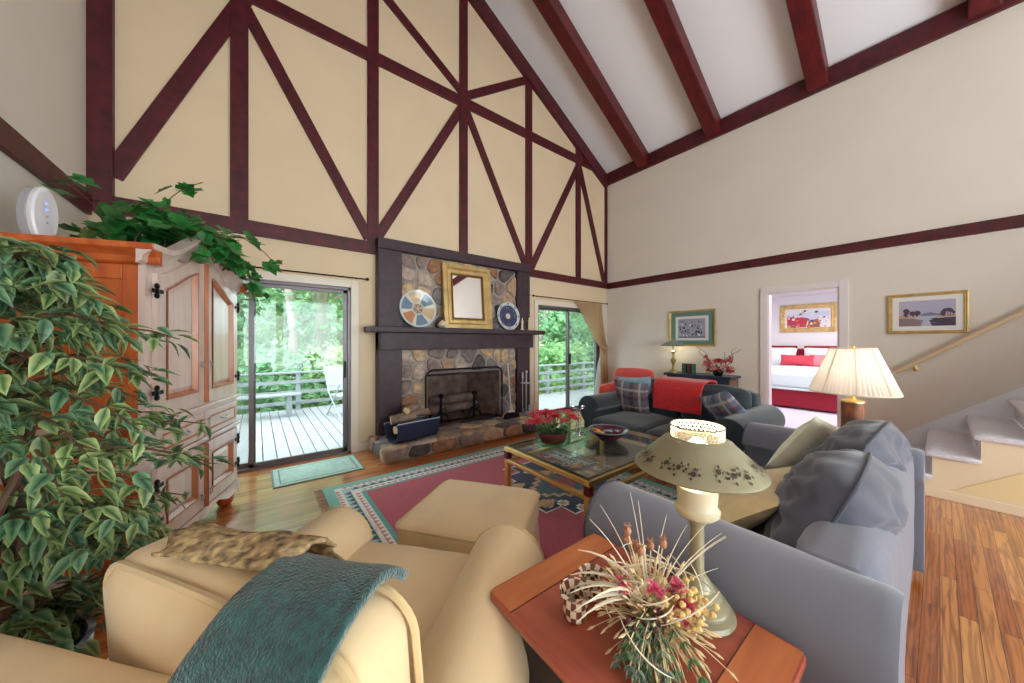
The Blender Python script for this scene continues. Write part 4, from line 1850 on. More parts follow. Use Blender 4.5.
def plaid(name, base, c1, c2, c3, scale):
    m = bpy.data.materials.new(name)
    m.use_nodes = True
    nt = m.node_tree
    b = nt.nodes['Principled BSDF']
    b.inputs['Roughness'].default_value = .85
    tc = nt.nodes.new('ShaderNodeTexCoord')
    sp = nt.nodes.new('ShaderNodeSeparateXYZ')
    nt.links.new(tc.outputs['UV'] if False else tc.outputs['Object'], sp.inputs[0])
    prev = None
    colr = nt.nodes.new('ShaderNodeRGB')
    colr.outputs[0].default_value = lin(base)
    prev = colr.outputs[0]
    for ax_, off, wd, cc in (('X', 0, .26, c1), ('Z', 0, .26, c1), ('X', .5, .12, c2), ('Z', .5, .12, c2), ('X', .78, .05, c3), ('Z', .78, .05, c3), ('X', .2, .04, c3)):
        a = nt.nodes.new('ShaderNodeMath')
        a.operation = 'MULTIPLY_ADD'
        a.inputs[1].default_value = scale
        a.inputs[2].default_value = off + 40
        nt.links.new(sp.outputs[ax_], a.inputs[0])
        f = nt.nodes.new('ShaderNodeMath')
        f.operation = 'FRACT'
        nt.links.new(a.outputs[0], f.inputs[0])
        lt = nt.nodes.new('ShaderNodeMath')
        lt.operation = 'LESS_THAN'
        lt.inputs[1].default_value = wd
        nt.links.new(f.outputs[0], lt.inputs[0])
        ml = nt.nodes.new('ShaderNodeMath')
        ml.operation = 'MULTIPLY'
        ml.inputs[1].default_value = .62
        nt.links.new(lt.outputs[0], ml.inputs[0])
        mx = nt.nodes.new('ShaderNodeMix')
        mx.data_type = 'RGBA'
        nt.links.new(ml.outputs[0], mx.inputs[0])
        nt.links.new(prev, mx.inputs[6])
        mx.inputs[7].default_value = lin(cc)
        prev = mx.outputs[2]
    nt.links.new(prev, b.inputs['Base Color'])
    return m


M_plaid = plaid('slate_tartan', (104, 108, 124), (52, 54, 70), (214, 184, 172), (176, 76, 70), 4.6)
M_plaid2 = plaid('blue_tartan', (118, 128, 146), (62, 70, 92), (220, 200, 190), (184, 96, 84), 4.6)
M_ltblue = mat('pale_blue_cotton', (150, 182, 198), .8, var=.1, bump=.1)


def plaid_pillow(label, loc, w, h, t_, rz, lean, roll, m, seed):
    # cover built flat in its own frame so the check follows the weave, the Empty carries the pose
    t = thing('scatter_cushion', label, 'cushion', loc)
    t.rotation_euler = (Matrix.Rotation(rz, 4, 'Z') @ Matrix.Rotation(lean, 4, 'X') @ Matrix.Rotation(roll, 4, 'Y')).to_euler()
    g = G()
    g.pillow(w, h, t_, Matrix.Identity(4), 20, .006, seed)
    g.build('cover', m, t, weld=True)


plaid_pillow('tartan cushion leaning on the left end of the dark teal loveseat', (3.72, 2.36, .66), .44, .44, .15, R(-82), R(16), R(3), M_plaid, 3)
plaid_pillow('blue tartan cushion slumped on the right arm of the dark teal loveseat', (3.66, 1.28, .67), .46, .44, .15, R(-112), R(34), R(-22), M_plaid2, 6)
stand_pillow('scatter_cushion', 'pale blue cushion tucked behind the left tartan cushion', 'cushion', (3.88, 2.40, .70), .46, .44, .12, R(-84), R(14), R(-4), M_ltblue, None, seed=14)


def drape(name, label, cat, path, wid, m, shift, seed=0, thick=.012, parent_m=None, fr=.004, wav=.0, nv=40, edge=.012, group=None):
    """cloth strip: path = list of (d, z) points, width along the second axis, placed by matrix"""
    ps = [Vector((p[0], p[1])) for p in path]
    seg = [0]
    for a, b in zip(ps, ps[1:]):
        seg.append(seg[-1] + (b - a).length)

    def at(s):
        d = s * seg[-1]
        for i in range(len(seg) - 1):
            if d <= seg[i + 1] + 1e-9:
                f = (d - seg[i]) / max(1e-9, seg[i + 1] - seg[i])
                # catmull-rom
                p0, p1, p2, p3 = ps[max(0, i - 1)], ps[i], ps[i + 1], ps[min(len(ps) - 1, i + 2)]
                return .5 * ((2 * p1) + (p2 - p0) * f + (2 * p0 - 5 * p1 + 4 * p2 - p3) * f * f + (3 * p1 - p0 - 3 * p2 + p3) * f ** 3)
        return ps[-1]
    g = G(parent_m)

    def fn(a, b):
        p = at(b)
        w0, w1 = shift(b)
        y = w0 + (w1 - w0) * a + edge * noise.noise(Vector((b * 7, a * 3, seed)))
        q = noise.noise(Vector((a * 4 + seed, b * 9, seed)))
        q2 = noise.noise(Vector((a * 2.2 + seed, b * 2, seed + 9)))
        p2 = at(min(1, b + .01))
        p1 = at(max(0, b - .01))
        tg = (p2 - p1).normalized()
        nr = Vector((-tg.y, tg.x))
        off = fr * q + wav * q2
        return (p.x + nr.x * off, y, p.y + nr.y * off)
    g.grid(fn, 28, nv)
    o = g.build(name, m, None, solid=thick)
    tag(o, label, cat, group)
    return o


M_red = mat('red_wool', (206, 40, 44), .95, var=.12, vscale=30, bump=.25, bscale=160, sheen=.3)
MF = Matrix.Translation((4.26, 1.86, 0)) @ Matrix.Rotation(R(90), 4, 'Z') @ Matrix(((0, 1, 0, 0), (1, 0, 0, 0), (0, 0, 1, 0), (0, 0, 0, 1)))
# loveseat frame: d = local y (towards the room), second axis = local x
drape('throw_blanket', 'red throw blanket draped over the middle of the dark teal loveseat back', 'throw', [(-.045, .50), (-.035, .72), (-.01, .87), (.10, .905), (.24, .905), (.36, .885), (.435, .77), (.45, .63), (.455, .56)], 1, M_red, lambda b: (-.25 - .03 * b, .33 - .06 * b), 3, .014, MF, .004, .006)

# ------------------------------------------------------------------ red armchair in the far corner
M_redch = fabric('coral_red_cotton', (206, 72, 66))
t = thing('armchair', 'coral red armchair in the corner behind the dark teal loveseat', 'armchair', (5.22, 3.40, 0), R(100))
g = G()
g.soft_box((0, -.26, .585), (.72, .18, .54), .085, (0, .02, .02), 10, .004, 5, 4, rot=rotm(R(9)))
g.build('backrest', M_redch, t)
g = G()
g.soft_box((0, .06, .36), (.56, .6, .18), .06, (0, 0, .03), 10)
g.build('seat_cushion', M_redch, t)
g = G()
g.box2((-.30, -.3, .08), (.30, .34, .28))
g.build('base_frame', M_redch, t, bevel=.03)
for s in (-1, 1):
    g = G()
    g.soft_box((s * .33, .02, .34), (.13, .66, .5), .06, (0, 0, .01), 8)
    g.build('arm', M_redch, t)
    for y in (-.24, .28):
        g = G()
        g.tube([(s * .26, y, 0), (s * .26, y, .09)], [.018, .026], 8)
        g.build('leg', M_foot, t)

# ------------------------------------------------------------------ cream armchair
CH = Vector((.151, 1.038, 0))
CR = math.atan2(.66, .75)
ch = thing('armchair', 'large cream slipcovered armchair in the left foreground', 'armchair', tuple(CH), CR)
# local x = facing, y = to its left
hw = .44
g = G()
g.box2((-.50, -hw - .02, .02), (.52, hw + .02, .28))
g.build('skirted_base', M_cream, ch, bevel=.03)
# frame back, rolled top
prof = [(-.33, .2), (-.325, .735)] + arc_pts((-.37, .735), .045, R(15), R(90), 5) + [(-.40, .787), (-.46, .783)] + arc_pts((-.475, .71), .072, R(75), R(190), 8) + [(-.555, .5), (-.545, .03), (-.33, .03)]
rings = []
for (y, k) in [(-.50, .9), (-.49, .96), (-.465, 1)] + [(-.45 + i * .1, 1) for i in range(1, 9)] + [(.465, 1), (.49, .96), (.50, .9)]:
    rings.append([(-.42 + (p[0] + .42) * k, y, .62 + (p[1] - .62) * (k if p[1] > .5 else 1) + .004 * noise.noise(Vector((p[0] * 5, y * 5, p[1] * 5)))) for p in prof])
g = G()
g.loft(rings)
g.build('frame_back', M_cream, ch)
for s in (-1, 1):
    g = G(Matrix(((0, 1, 0, 0), (-1, 0, 0, 0), (0, 0, 1, 0), (0, 0, 0, 1))))
    # helper builds along its own y: map helper (x -> -y local, y -> x local)
    rolled_arm(g, s, s * .395, -.48, .575, .585, .155, .09, .02)
    a = g.build('arm', M_cream, ch)
    g = G(Matrix(((0, 1, 0, 0), (-1, 0, 0, 0), (0, 0, 1, 0), (0, 0, 0, 1))))
    piping_front(g, s, s * .395, .572, .585, .155, .09, .02, .006)
    g.build('arm_piping', M_creamd, a)
g = G()
g.soft_box((.19, 0, .375), (.78, .60, .17), .06, (.01, 0, .03), 14, .006, 5, 2)
c = g.build('seat_cushion', M_cream, ch)
g = G()
rr = rrect(-.19, .575, -.295, .295, .06, 4)
g.tube([(p[0], p[1], .43) for p in rr] + [(rr[0][0], rr[0][1], .43)], .006, 6)
g.build('cushion_piping', M_creamd, c)
# boxed back cushion, leaning
BM = Matrix.Translation((-.235, -.03, .66)) @ rotm(0, R(-4), R(-9))
g = G(BM)
g.soft_box((0, 0, 0), (.16, .71, .46), .06, (.03, .015, .025), 16, .012, 4, 6)
c = g.build('back_cushion', M_cream, ch)
g = G(BM)
for sx in (-1, 1):
    rr = rrect(-.35, .35, -.225, .225, .06, 5)
    pts = [(sx * .064 + .006 * noise.noise(Vector((p[0] * 6, p[1] * 6, sx))), p[0] * 1.0, p[1] * 1.005) for p in rr]
    dense = []
    for i in range(len(pts)):
        A, B = Vector(pts[i]), Vector(pts[(i + 1) % len(pts)])
        for k in range(4 if (B - A).length > .1 else 1):
            q = A.lerp(B, k / 4 if (B - A).length > .1 else 0)
            u, v = q.y / .355, q.z / .23
            if abs(u) > abs(v):
                q.y += math.copysign(.02 * (1 - v * v) * .55, u)
            else:
                q.z += math.copysign(.02 * (1 - u * u) * .55, v)
            dense.append(tuple(q))
    g.tube(dense + [dense[0]], .008, 6, cap=False)
g.build('cushion_piping', M_creamd, c)

MC = Matrix.Translation(CH) @ Matrix.Rotation(CR, 4, 'Z')


def fleece(name, c1, c2):
    return mat(name, c1, 1.0, c2=c2, vscale=70, bump=.7, bscale=210, sheen=.6, detail=4)


M_throw = fleece('teal_green_fleece', (8, 46, 50), (26, 92, 88))
drape('throw_blanket', 'dark teal green fleece throw hanging over the back of the cream armchair', 'throw',
      [(-.195, .893), (-.215, .916), (-.265, .938), (-.345, .928), (-.40, .885), (-.435, .835), (-.48, .815), (-.54, .785), (-.58, .67), (-.58, .40), (-.575, .12)], 1, M_throw,
      lambda b: (-.35 + .09 * b, -.15 + .24 * b), 5, .016, MC, .005, .005, 60, .01)

M_shawl = mat('tan_print_shawl', (222, 190, 136), .9, c2=(96, 78, 62), vscale=48, bump=.6, bscale=50)
o = drape('fringed_shawl', 'tan and black crumpled fringed shawl on the top front of the cream armchair cushion', 'shawl',
          [(-.125, .80), (-.14, .87), (-.165, .922), (-.20, .938), (-.245, .94), (-.285, .932)], 1, M_shawl, lambda b: (-.17 + .03 * b, .22 - .06 * b), 7, .006, MC, .010, .008, 26, .045)

# ------------------------------------------------------------------ ottoman
t = thing('ottoman', 'cream slipcovered ottoman on the red rug beside the coffee table', 'ottoman', (1.0, 1.655, 0), R(36.5))
g = G()
g.soft_box((0, 0, .325), (.60, .66, .19), .045, (.008, .008, .018), 14, .004, 5, 3)
c = g.build('cushion_top', M_cream, t)
g = G()
rr = rrect(-.303, .303, -.333, .333, .05, 4)
g.tube([(p[0], p[1], .392) for p in rr] + [(rr[0][0], rr[0][1], .392)], .007, 6)
g.build('piping', M_creamd, c)
g = G()
pts = []
rr = rrect(-.30, .30, -.33, .33, .03, 2)
N = 160
per = []
L_ = 0
for i in range(len(rr)):
    a, b = Vector(rr[i]), Vector(rr[(i + 1) % len(rr)])
    n_ = max(1, int((b - a).length / .018))
    for k in range(n_):
        q = a.lerp(b, k / n_)
        per.append(q)
rings = []
for z, k, am in ((.255, .975, .0), (.16, 1.0, .003), (.012, 1.03, .008)):
    ring = []
    for i, q in enumerate(per):
        f = am * (math.sin(i * 2 * PI / 12) ** 3)
        ring.append((q.x * (k + f), q.y * (k + f), z))
    rings.append(ring)
g.loft(rings)
g.build('pleated_skirt', M_cream, t)

# ------------------------------------------------------------------ rug
RX0, RX1, RY0, RY1 = .47, 3.02, .98, 3.46
rc = [(186, 70, 88), (118, 178, 164), (238, 232, 222), (206, 132, 132), (176, 200, 206), (46, 84, 96), (84, 164, 160), (26, 36, 74), (206, 160, 118), (160, 40, 62)]
M_rug = [mat('rug_wool_%d' % i, c, 1.0, var=.08, vscale=40, bump=.5, bscale=170, sheen=.3) for i, c in enumerate(rc)]
t = thing('rug', 'large red kilim rug with teal and white zigzag border under the coffee table', 'rug', ((RX0 + RX1) / 2, (RY0 + RY1) / 2, 0))
TR = Matrix.Translation((-(RX0 + RX1) / 2, -(RY0 + RY1) / 2, 0))
g = G(TR)
g.m = 1
g.box2((RX0, RY0, .0), (RX1, RY1, .008))
lev = [.0085]


def rect(o0, m):
    lev[0] += .0002
    g.m = m
    z = lev[0]
    g.poly([(RX0 + o0, RY0 + o0, z), (RX1 - o0, RY0 + o0, z), (RX1 - o0, RY1 - o0, z), (RX0 + o0, RY1 - o0, z)])


def zig(o0, o1, m, step, inward=True):
    lev[0] += .0002
    z = lev[0]
    g.m = m
    a0, b0, a1, b1 = RX0 + o0, RY0 + o0, RX1 - o0, RY1 - o0
    w = o1 - o0
    for (p, q, nx, ny) in (((a0, b0), (a1, b0), 0, 1), ((a1, b0), (a1, b1), -1, 0), ((a1, b1), (a0, b1), 0, -1), ((a0, b1), (a0, b0), 1, 0)):
        L_ = math.hypot(q[0] - p[0], q[1] - p[1])
        n_ = int(L_ / step)
        d = ((q[0] - p[0]) / L_, (q[1] - p[1]) / L_)
        for i in range(n_):
            s0, s1 = i * L_ / n_, (i + 1) * L_ / n_
            A = (p[0] + d[0] * s0, p[1] + d[1] * s0)
            B = (p[0] + d[0] * s1, p[1] + d[1] * s1)
            M_ = (p[0] + d[0] * (s0 + s1) / 2, p[1] + d[1] * (s0 + s1) / 2)
            if min(s0, L_ - s1) < w * .6:
                continue
            if inward:
                g.poly([(A[0], A[1], z), (B[0], B[1], z), (M_[0] + nx * w, M_[1] + ny * w, z)])
            else:
                g.poly([(A[0] + nx * w, A[1] + ny * w, z), (B[0] + nx * w, B[1] + ny * w, z), (M_[0], M_[1], z)])


rect(.085, 2)
zig(.088, .128, 3, .055)
rect(.135, 4)
zig(.137, .195, 5, .075, False)
rect(.20, 2)
rect(.225, 2)
zig(.226, .266, 3, .055)
rect(.27, 6)
rect(.305, 0)
# medallion: stepped navy lozenge with tan and white stars
mx, my = 2.32, 2.2


def lozenge(cx, cy_, rx, ry, m, steps=6):
    lev[0] += .0002
    z = lev[0]
    g.m = m
    pts = []
    for sx, sy in ((1, 1), (-1, 1), (-1, -1), (1, -1)):
        seq = []
        for k in range(steps):
            seq.append((rx * (1 - k / steps), ry * (k / steps)))
            seq.append((rx * (1 - k / steps), ry * ((k + 1) / steps)))
        if sx * sy < 0:
            seq.reverse()
        pts += [(cx + sx * x, cy_ + sy * y, z) for x, y in seq]
    g.poly(pts)


lozenge(mx, my, .70, .62, 2, 4)
lozenge(mx, my, .675, .595, 7, 4)
lozenge(mx, my, .42, .30, 8, 5)
lozenge(mx, my, .36, .25, 5, 5)
lozenge(mx, my, .16, .12, 9, 4)
for (sx, sy) in ((-.55, .0), (-.42, .2), (-.42, -.22), (-.22, -.42), (.05, -.5), (.28, -.4), (.46, -.22), (.55, .02), (.46, .22), (.2, .38), (-.1, .40), (-.3, -.28), (.36, .3)):
    lozenge(mx + sx, my + sy, .055, .05, 2, 2)
    lozenge(mx + sx, my + sy, .028, .026, 9 if (sx > 0) else 8, 1)
for sx in (-.32, .0, .32):
    lozenge(mx + sx * 1.3, my + (.2 if sx else .27), .1, .06, 8, 3)
    lozenge(mx + sx * 1.3, my - (.2 if sx else .27), .1, .06, 8, 3)


def scroll(cx, cy_, s, flip):
    lev[0] += .0002
    z = lev[0]
    g.m = 2
    for sg in (-1, 1):
        pts = [(cx + sg * s * .02, cy_ + flip * s * .35), (cx + sg * s * .45, cy_ - flip * s * .1), (cx + sg * s * .9, cy_ - flip * s * .05), (cx + sg * s * 1.0, cy_ + flip * s * .2), (cx + sg * s * .7, cy_ + flip * s * .3), (cx + sg * s * .35, cy_ + flip * s * .02)]
        w = .011
        for a, b in zip(pts, pts[1:]):
            d = Vector((b[0] - a[0], b[1] - a[1])).normalized()
            n_ = Vector((-d.y, d.x)) * w
            g.poly([(a[0] - n_.x, a[1] - n_.y, z), (b[0] - n_.x, b[1] - n_.y, z), (b[0] + n_.x, b[1] + n_.y, z), (a[0] + n_.x, a[1] + n_.y, z)])


for (dx, fl, yy) in ((-.18, -1, my - .58), (.42, -1, my - .58), (-.18, 1, my + .58), (.42, 1, my + .58)):
    scroll(mx + dx, yy, .10, fl)
scroll(mx - .82, my + .34, .08, 1)
scroll(mx - .82, my - .34, .08, -1)
g.build('woven_field', M_rug, t, smooth=False)
g = G(TR)
rs = random.Random(2)
y = RY0 + .03
while y < RY1:
    for x0_, sg in ((RX0, -1), (RX1, 1)):
        a = rs.uniform(-.012, .012)
        g.tube([(x0_, y, .005), (x0_ + sg * .03, y + a * .5, .006), (x0_ + sg * .065, y + a, .004)], [.003, .004, .002], 5)
    y += .038
fr_ = g.build('fringe', mat('rug_fringe', (180, 150, 146), 1.0), t)
fr_['kind'] = 'stuff'

# door mat
t = thing('door_mat', 'pale sage door mat on the floor inside the left sliding door', 'mat', (.515, 4.02, 0))
g = G()
g.box2((-.40, -.27, 0), (.40, .27, .009))
g.build('mat_base', mat('dark_sage_border', (118, 136, 128), .95), t, smooth=False, bevel=.003)
g = G()
g.box2((-.385, -.255, .009), (.385, .255, .011))
g.build('woven_panel', mat('pale_sage_weave', (176, 198, 188), .95, var=.12, vscale=30, bump=.4, bscale=80), t, smooth=False)
g = G()
for o, z in ((.04, .0112),):
    for (a, b, c, d) in ((-.385 + o, -.255 + o, .385 - o, -.255 + o + .012), (-.385 + o, .255 - o - .012, .385 - o, .255 - o), (-.385 + o, -.255 + o, -.385 + o + .012, .255 - o), (.385 - o - .012, -.255 + o, .385 - o, .255 - o)):
        g.box2((a, b, .0108), (c, d, .0122))
g.build('stripe', MATS['dark_sage_border'], t, smooth=False)

# ------------------------------------------------------------------ coffee table
M_brass = mat('polished_brass', (244, 208, 132), .28, metal=1.0)
M_smoke = glass_mat('smoked_green_glass', (238, 242, 240), fresnel=True, body=.05, bodycol=(190, 204, 190))
M_redrefl = mat('painted_red_reflection', (96, 18, 28), .3)  # dark red reflection between the rails, painted as bands on the legs
CX0, CX1, CY0, CY1, CZ = 1.63, 2.93, 1.33, 2.215, .49
cxm, cym = (CX0 + CX1) / 2, (CY0 + CY1) / 2
t = thing('coffee_table', 'low square tube brass coffee table with a glass top on the red rug', 'table', (cxm, cym, .012))
ta, tb = (CX1 - CX0) / 2, (CY1 - CY0) / 2
w = .042
for sx in (-1, 1):
    for sy in (-1, 1):
        g = G()
        g.box2((sx * ta, sy * tb, 0), (sx * (ta - w), sy * (tb - w), .476))
        lg = g.build('leg', M_brass, t, smooth=False, bevel=.003)
        g = G()
        g.box2((sx * (ta + .0015), sy * (tb + .0015), .38), (sx * (ta - w - .0015), sy * (tb - w - .0015), .44))
        g.build('reflection_band', M_redrefl, lg, smooth=False)
for z0, z1, nm in ((.442, .477, 'top_rail'), (.35, .378, 'lower_rail')):
    for sy in (-1, 1):
        g = G()
        g.box2((-ta + w, sy * tb, z0), (ta - w, sy * (tb - .034), z1))
        g.build(nm, M_brass, t, smooth=False, bevel=.003)
    for sx in (-1, 1):
        g = G()
        g.box2((sx * ta, -tb + w, z0), (sx * (ta - .034), tb - w, z1))
        g.build(nm, M_brass, t, smooth=False, bevel=.003)
g = G()
g.box2((-ta + .028, -tb + .028, .477), (ta - .028, tb - .028, .487))
g.build('glass_top', M_smoke, t, smooth=False, bevel=.002)
g = G()
for s in (-1, 1):
    g.box2((-ta + .024, s * (tb - .022), .477), (ta - .024, s * (tb - .028), .4875))
    g.box2((s * (ta - .022), -tb + .024, .477), (s * (ta - .028), tb - .024, .4875))
g.build('glass_edge', mat('dark_glass_edge', (22, 52, 44), .15), t, smooth=False)
TZ = .012 + .4885

# flower pot
M_redpetal = leaf_mat('pink_red_petal', (222, 44, 72), (236, 92, 110), .25, .5, .2)
M_stemg = mat('green_stem', (70, 110, 60), .6)
M_gleaf = leaf_mat('deep_green_leaf', (44, 92, 54), (70, 120, 70), .15, .4, .3)
t = thing('flower_pot', 'red begonia in a low brown bowl in a glass dish on the coffee table', 'potted plant', (1.98, 2.0, TZ))
g = G()
g.lathe([(.07, .006), (.10, .02), (.125, .075), (.13, .10), (.122, .10), (.112, .07), (.09, .03)], 28)
g.build('bowl', mat('maroon_stoneware', (104, 46, 44), .35), t)
g = G()
g.lathe([(.13, .0), (.145, .01), (.15, .075), (.146, .075), (.141, .012), (.128, .005)], 28)
g.build('glass_dish', M_glass, t)
g = G()
g.lathe([(.118, .088), (.001, .095)], 16, cap=False)
g.build('soil', M_soil, t)
rs = random.Random(12)
gp, gl_, gs = G(), G(), G()
for k in range(26):
    a = rs.uniform(0, 2 * PI)
    q = .18 * math.sqrt(rs.random())
    c = Vector((q * math.cos(a) * 1.15, q * math.sin(a), .175 + .075 * rs.random() + .03 * (1 - q / .15)))
    gs.tube([(c.x * .25, c.y * .25, .09), (c.x * .7, c.y * .7, .15), tuple(c)], .003, 5)
    for j in range(8):
        b = j * 2 * PI / 8 + rs.uniform(-.2, .2)
        d = Vector((math.cos(b), math.sin(b), rs.uniform(-.3, .6))).normalized()
        gp.leaf(c + d * .006, d, Vector((0, 0, 1)), rs.uniform(.042, .06), .042, .3, .1)
for k in range(24):
    a = rs.uniform(0, 2 * PI)
    d = Vector((math.cos(a), math.sin(a), rs.uniform(-.35, .5))).normalized()
    gl_.leaf(Vector((.09 * math.cos(a), .09 * math.sin(a), .12 + .03 * rs.random())), d, Vector((0, 0, 1)), rs.uniform(.06, .1), .055, .2, .3)
gp.build('flowers', M_redpetal, t, smooth=False)
gl_.build('leaves', M_gleaf, t, smooth=False)
gs.build('stems', M_stemg, t)

# chrome candle stand: two chain like columns with a cross bar
M_chrome = mat('chrome', (220, 222, 228), .08, metal=1.0)
t = thing('candle_stand', 'tall chrome chain link candle stand on the coffee table behind the bowl', 'candle holder', (2.37, 2.06, TZ), R(-30))
g = G()
g.lathe([(.055, 0), (.055, .006), (.02, .012), (.012, .018)], 20)
g.build('base', M_chrome, t)
for s in (-1, 1):
    g = G()
    for k in range(7):
        z = .03 + k * .031
        g.tube([(s * .018 + .010 * math.cos(a) * (1 if k % 2 else .3), .010 * math.cos(a) * (.3 if k % 2 else 1), z + .018 * math.sin(a)) for a in [2 * PI * i / 12 for i in range(13)]], .0035, 6, cap=False)
    g.build('chain_column', M_chrome, t)
g = G()
g.tube([(0, 0, .0), (0, 0, .235)], .004, 6)
g.tube([(-.055, 0, .235), (.055, 0, .235)], .006, 6)
g.build('cross_bar', M_chrome, t)
for s in (-1, 1):
    g = G()
    g.lathe([(.006, .235), (.018, .245), (.02, .258), (.016, .258), (.014, .248)], 14, (s * .045, 0, 0))
    g.build('candle_cup', M_chrome, t)
t = thing('glass_vase', 'clear straight glass vase on the coffee table between flowers and candle stand', 'vase', (2.24, 2.10, TZ))
g = G()
g.lathe([(.045, 0), (.05, .004), (.05, .19), (.046, .19), (.045, .012), (.001, .01)], 24)
g.build('body', M_glass, t)

# bowl of potpourri
t = thing('potpourri_bowl', 'dark red rimmed bowl on the glass coffee table top', 'bowl', (2.44, 1.78, TZ), R(20))
g = G()
g.lathe([(.07, .0), (.075, .010), (.12, .04), (.165, .078), (.172, .088), (.166, .090), (.115, .05), (.07, .02), (.001, .018)], 40)
g.build('dish', mat('maroon_glaze', (104, 30, 34), .25, c2=(60, 40, 60), vscale=30, coat=.4), t)
g = G()
g.tube([(.169 * math.cos(a), .169 * math.sin(a), .089) for a in [2 * PI * i / 40 for i in range(41)]], .005, 6, cap=False)
g.build('rim', mat('blue_grey_rim', (120, 136, 156), .25, coat=.4), t)
rs = random.Random(8)
M_pots = [mat('petal_brown', (110, 48, 36), .8), mat('petal_rust', (150, 70, 44), .8), mat('petal_dark', (70, 30, 30), .8)]
g = G()
for k in range(90):
    a = rs.uniform(-1.2, 2.6)
    q = .11 * math.sqrt(rs.random())
    g.m = rs.randrange(3)
    d = Vector((rs.uniform(-1, 1), rs.uniform(-1, 1), rs.uniform(0, .6))).normalized()
    g.leaf(Vector((2.44 + q * math.cos(a - .6), 1.78 + q * math.sin(a - .6), TZ + .05 + .028 * rs.random())), d, Vector((0, 0, 1)), rs.uniform(.02, .035), .018, .3, .2)
o = g.build('potpourri', M_pots, None, smooth=False)
tag(o, 'brown dried petals filling the right of the potpourri bowl', 'potpourri', None, 'stuff')
for i, (dx, dy) in enumerate(((-.085, .045), (-.05, .09), (-.11, .0))):
    g = G()
    g.lathe([(.001, 0), (.034, .0), (.036, .004), (.034, .009), (.001, .009)], 16)
    o = g.build('dried_orange_slice', mat('dried_orange_%d' % i, (236, 152 + 10 * i, 48), .5), None, loc=(2.44 + dx, 1.78 + dy, TZ + .068 + .007 * i), rot=(R(8 * i - 8), R(14), 0))
    tag(o, 'golden dried orange slice on the left side of the potpourri bowl', 'dried fruit', 'orange slices in the bowl')
M_foil = mat('pale_blue_foil', (168, 186, 212), .25, metal=.4)
for i, (dx, dy, rz) in enumerate(((-.02, -.045, .3), (.02, -.075, 1.2), (-.045, -.02, 2.2))):
    g = G()
    g.soft_box((0, 0, 0), (.055, .024, .018), .008, (0, 0, .003), 5, .002, 30, i)
    for s in (-1, 1):
        g.poly([(s * .026, 0, 0), (s * .046, .012, .004), (s * .046, -.012, -.004)])
    o = g.build('wrapped_candy', M_foil, None, loc=(2.44 + dx, 1.78 + dy, TZ + .086), rot=(.2, .15, rz))
    tag(o, 'pale blue foil wrapped sweet lying at the front of the potpourri bowl', 'sweet', 'foil sweets in the bowl')

# ------------------------------------------------------------------ end table in the foreground
M_cherry = mat('cherry_wood', (190, 98, 74), .3, c2=(162, 74, 56), vscale=2.2, stretch=(9, 1.2, 4), coat=.4, detail=5)
M_cherryl = mat('light_cherry_band', (214, 130, 76), .3, c2=(192, 104, 58), vscale=2.5, stretch=(1.2, 8, 4), coat=.4, detail=5)
M_dkbody = mat('dark_table_body', (48, 34, 44), .5, var=.2)
EX0, EX1, EY0, EY1, EZ = .555, 1.065, .195, .845, .60
t = thing('end_table', 'cherry topped end table with dark body between armchair and grey sofa', 'table', ((EX0 + EX1) / 2, (EY0 + EY1) / 2, 0))
hx, hy = (EX1 - EX0) / 2, (EY1 - EY0) / 2
g = G()
top = rrect(-hx, hx, -hy, hy, .028, 4)
g.loft([[(p[0] * k, p[1] * k, z) for p in top] for z, k in ((EZ - .034, .965), (EZ - .022, .985), (EZ - .016, 1.0), (EZ - .004, 1.0), (EZ, .99))])
tp = g.build('table_top', M_cherry, t)
for (ya, yb) in ((hy - .108, hy - .009), (-hy + .009, -hy + .108)):
    g = G()
    g.box2((-hx + .009, ya, EZ - .003), (hx - .009, yb, EZ + .0012))
    g.build('banded_end', M_cherryl, tp, smooth=False)
M_inlay = mat('dark_inlay', (92, 44, 28), .4)
for y in (hy - .111, -hy + .108):
    g = G()
    g.box2((-hx + .006, y, EZ - .003), (hx - .006, y + .003, EZ + .0016))
    g.build('inlay_line', M_inlay, tp, smooth=False)
g = G()
g.box2((-hx + .05, -hy + .05, .10), (hx - .05, hy - .05, EZ - .033))
g.build('body', M_dkbody, t, smooth=False, bevel=.004)
for sx in (-1, 1):
    for sy in (-1, 1):
        g = G()
        g.box2((sx * (hx - .045), sy * (hy - .045), 0), (sx * (hx - .10), sy * (hy - .10), EZ - .033))
        g.build('leg', M_dkbody, t, smooth=False, bevel=.005)
g = G()
g.box2((-hx + .042, -hy + .11, .40), (-hx + .052, hy - .11, .545))
dr = g.build('drawer', M_dkbody, t, smooth=False, bevel=.004)
g = G()
g.ball((-hx + .026, 0, .475), .014)
g.build('knob', M_brass, dr)

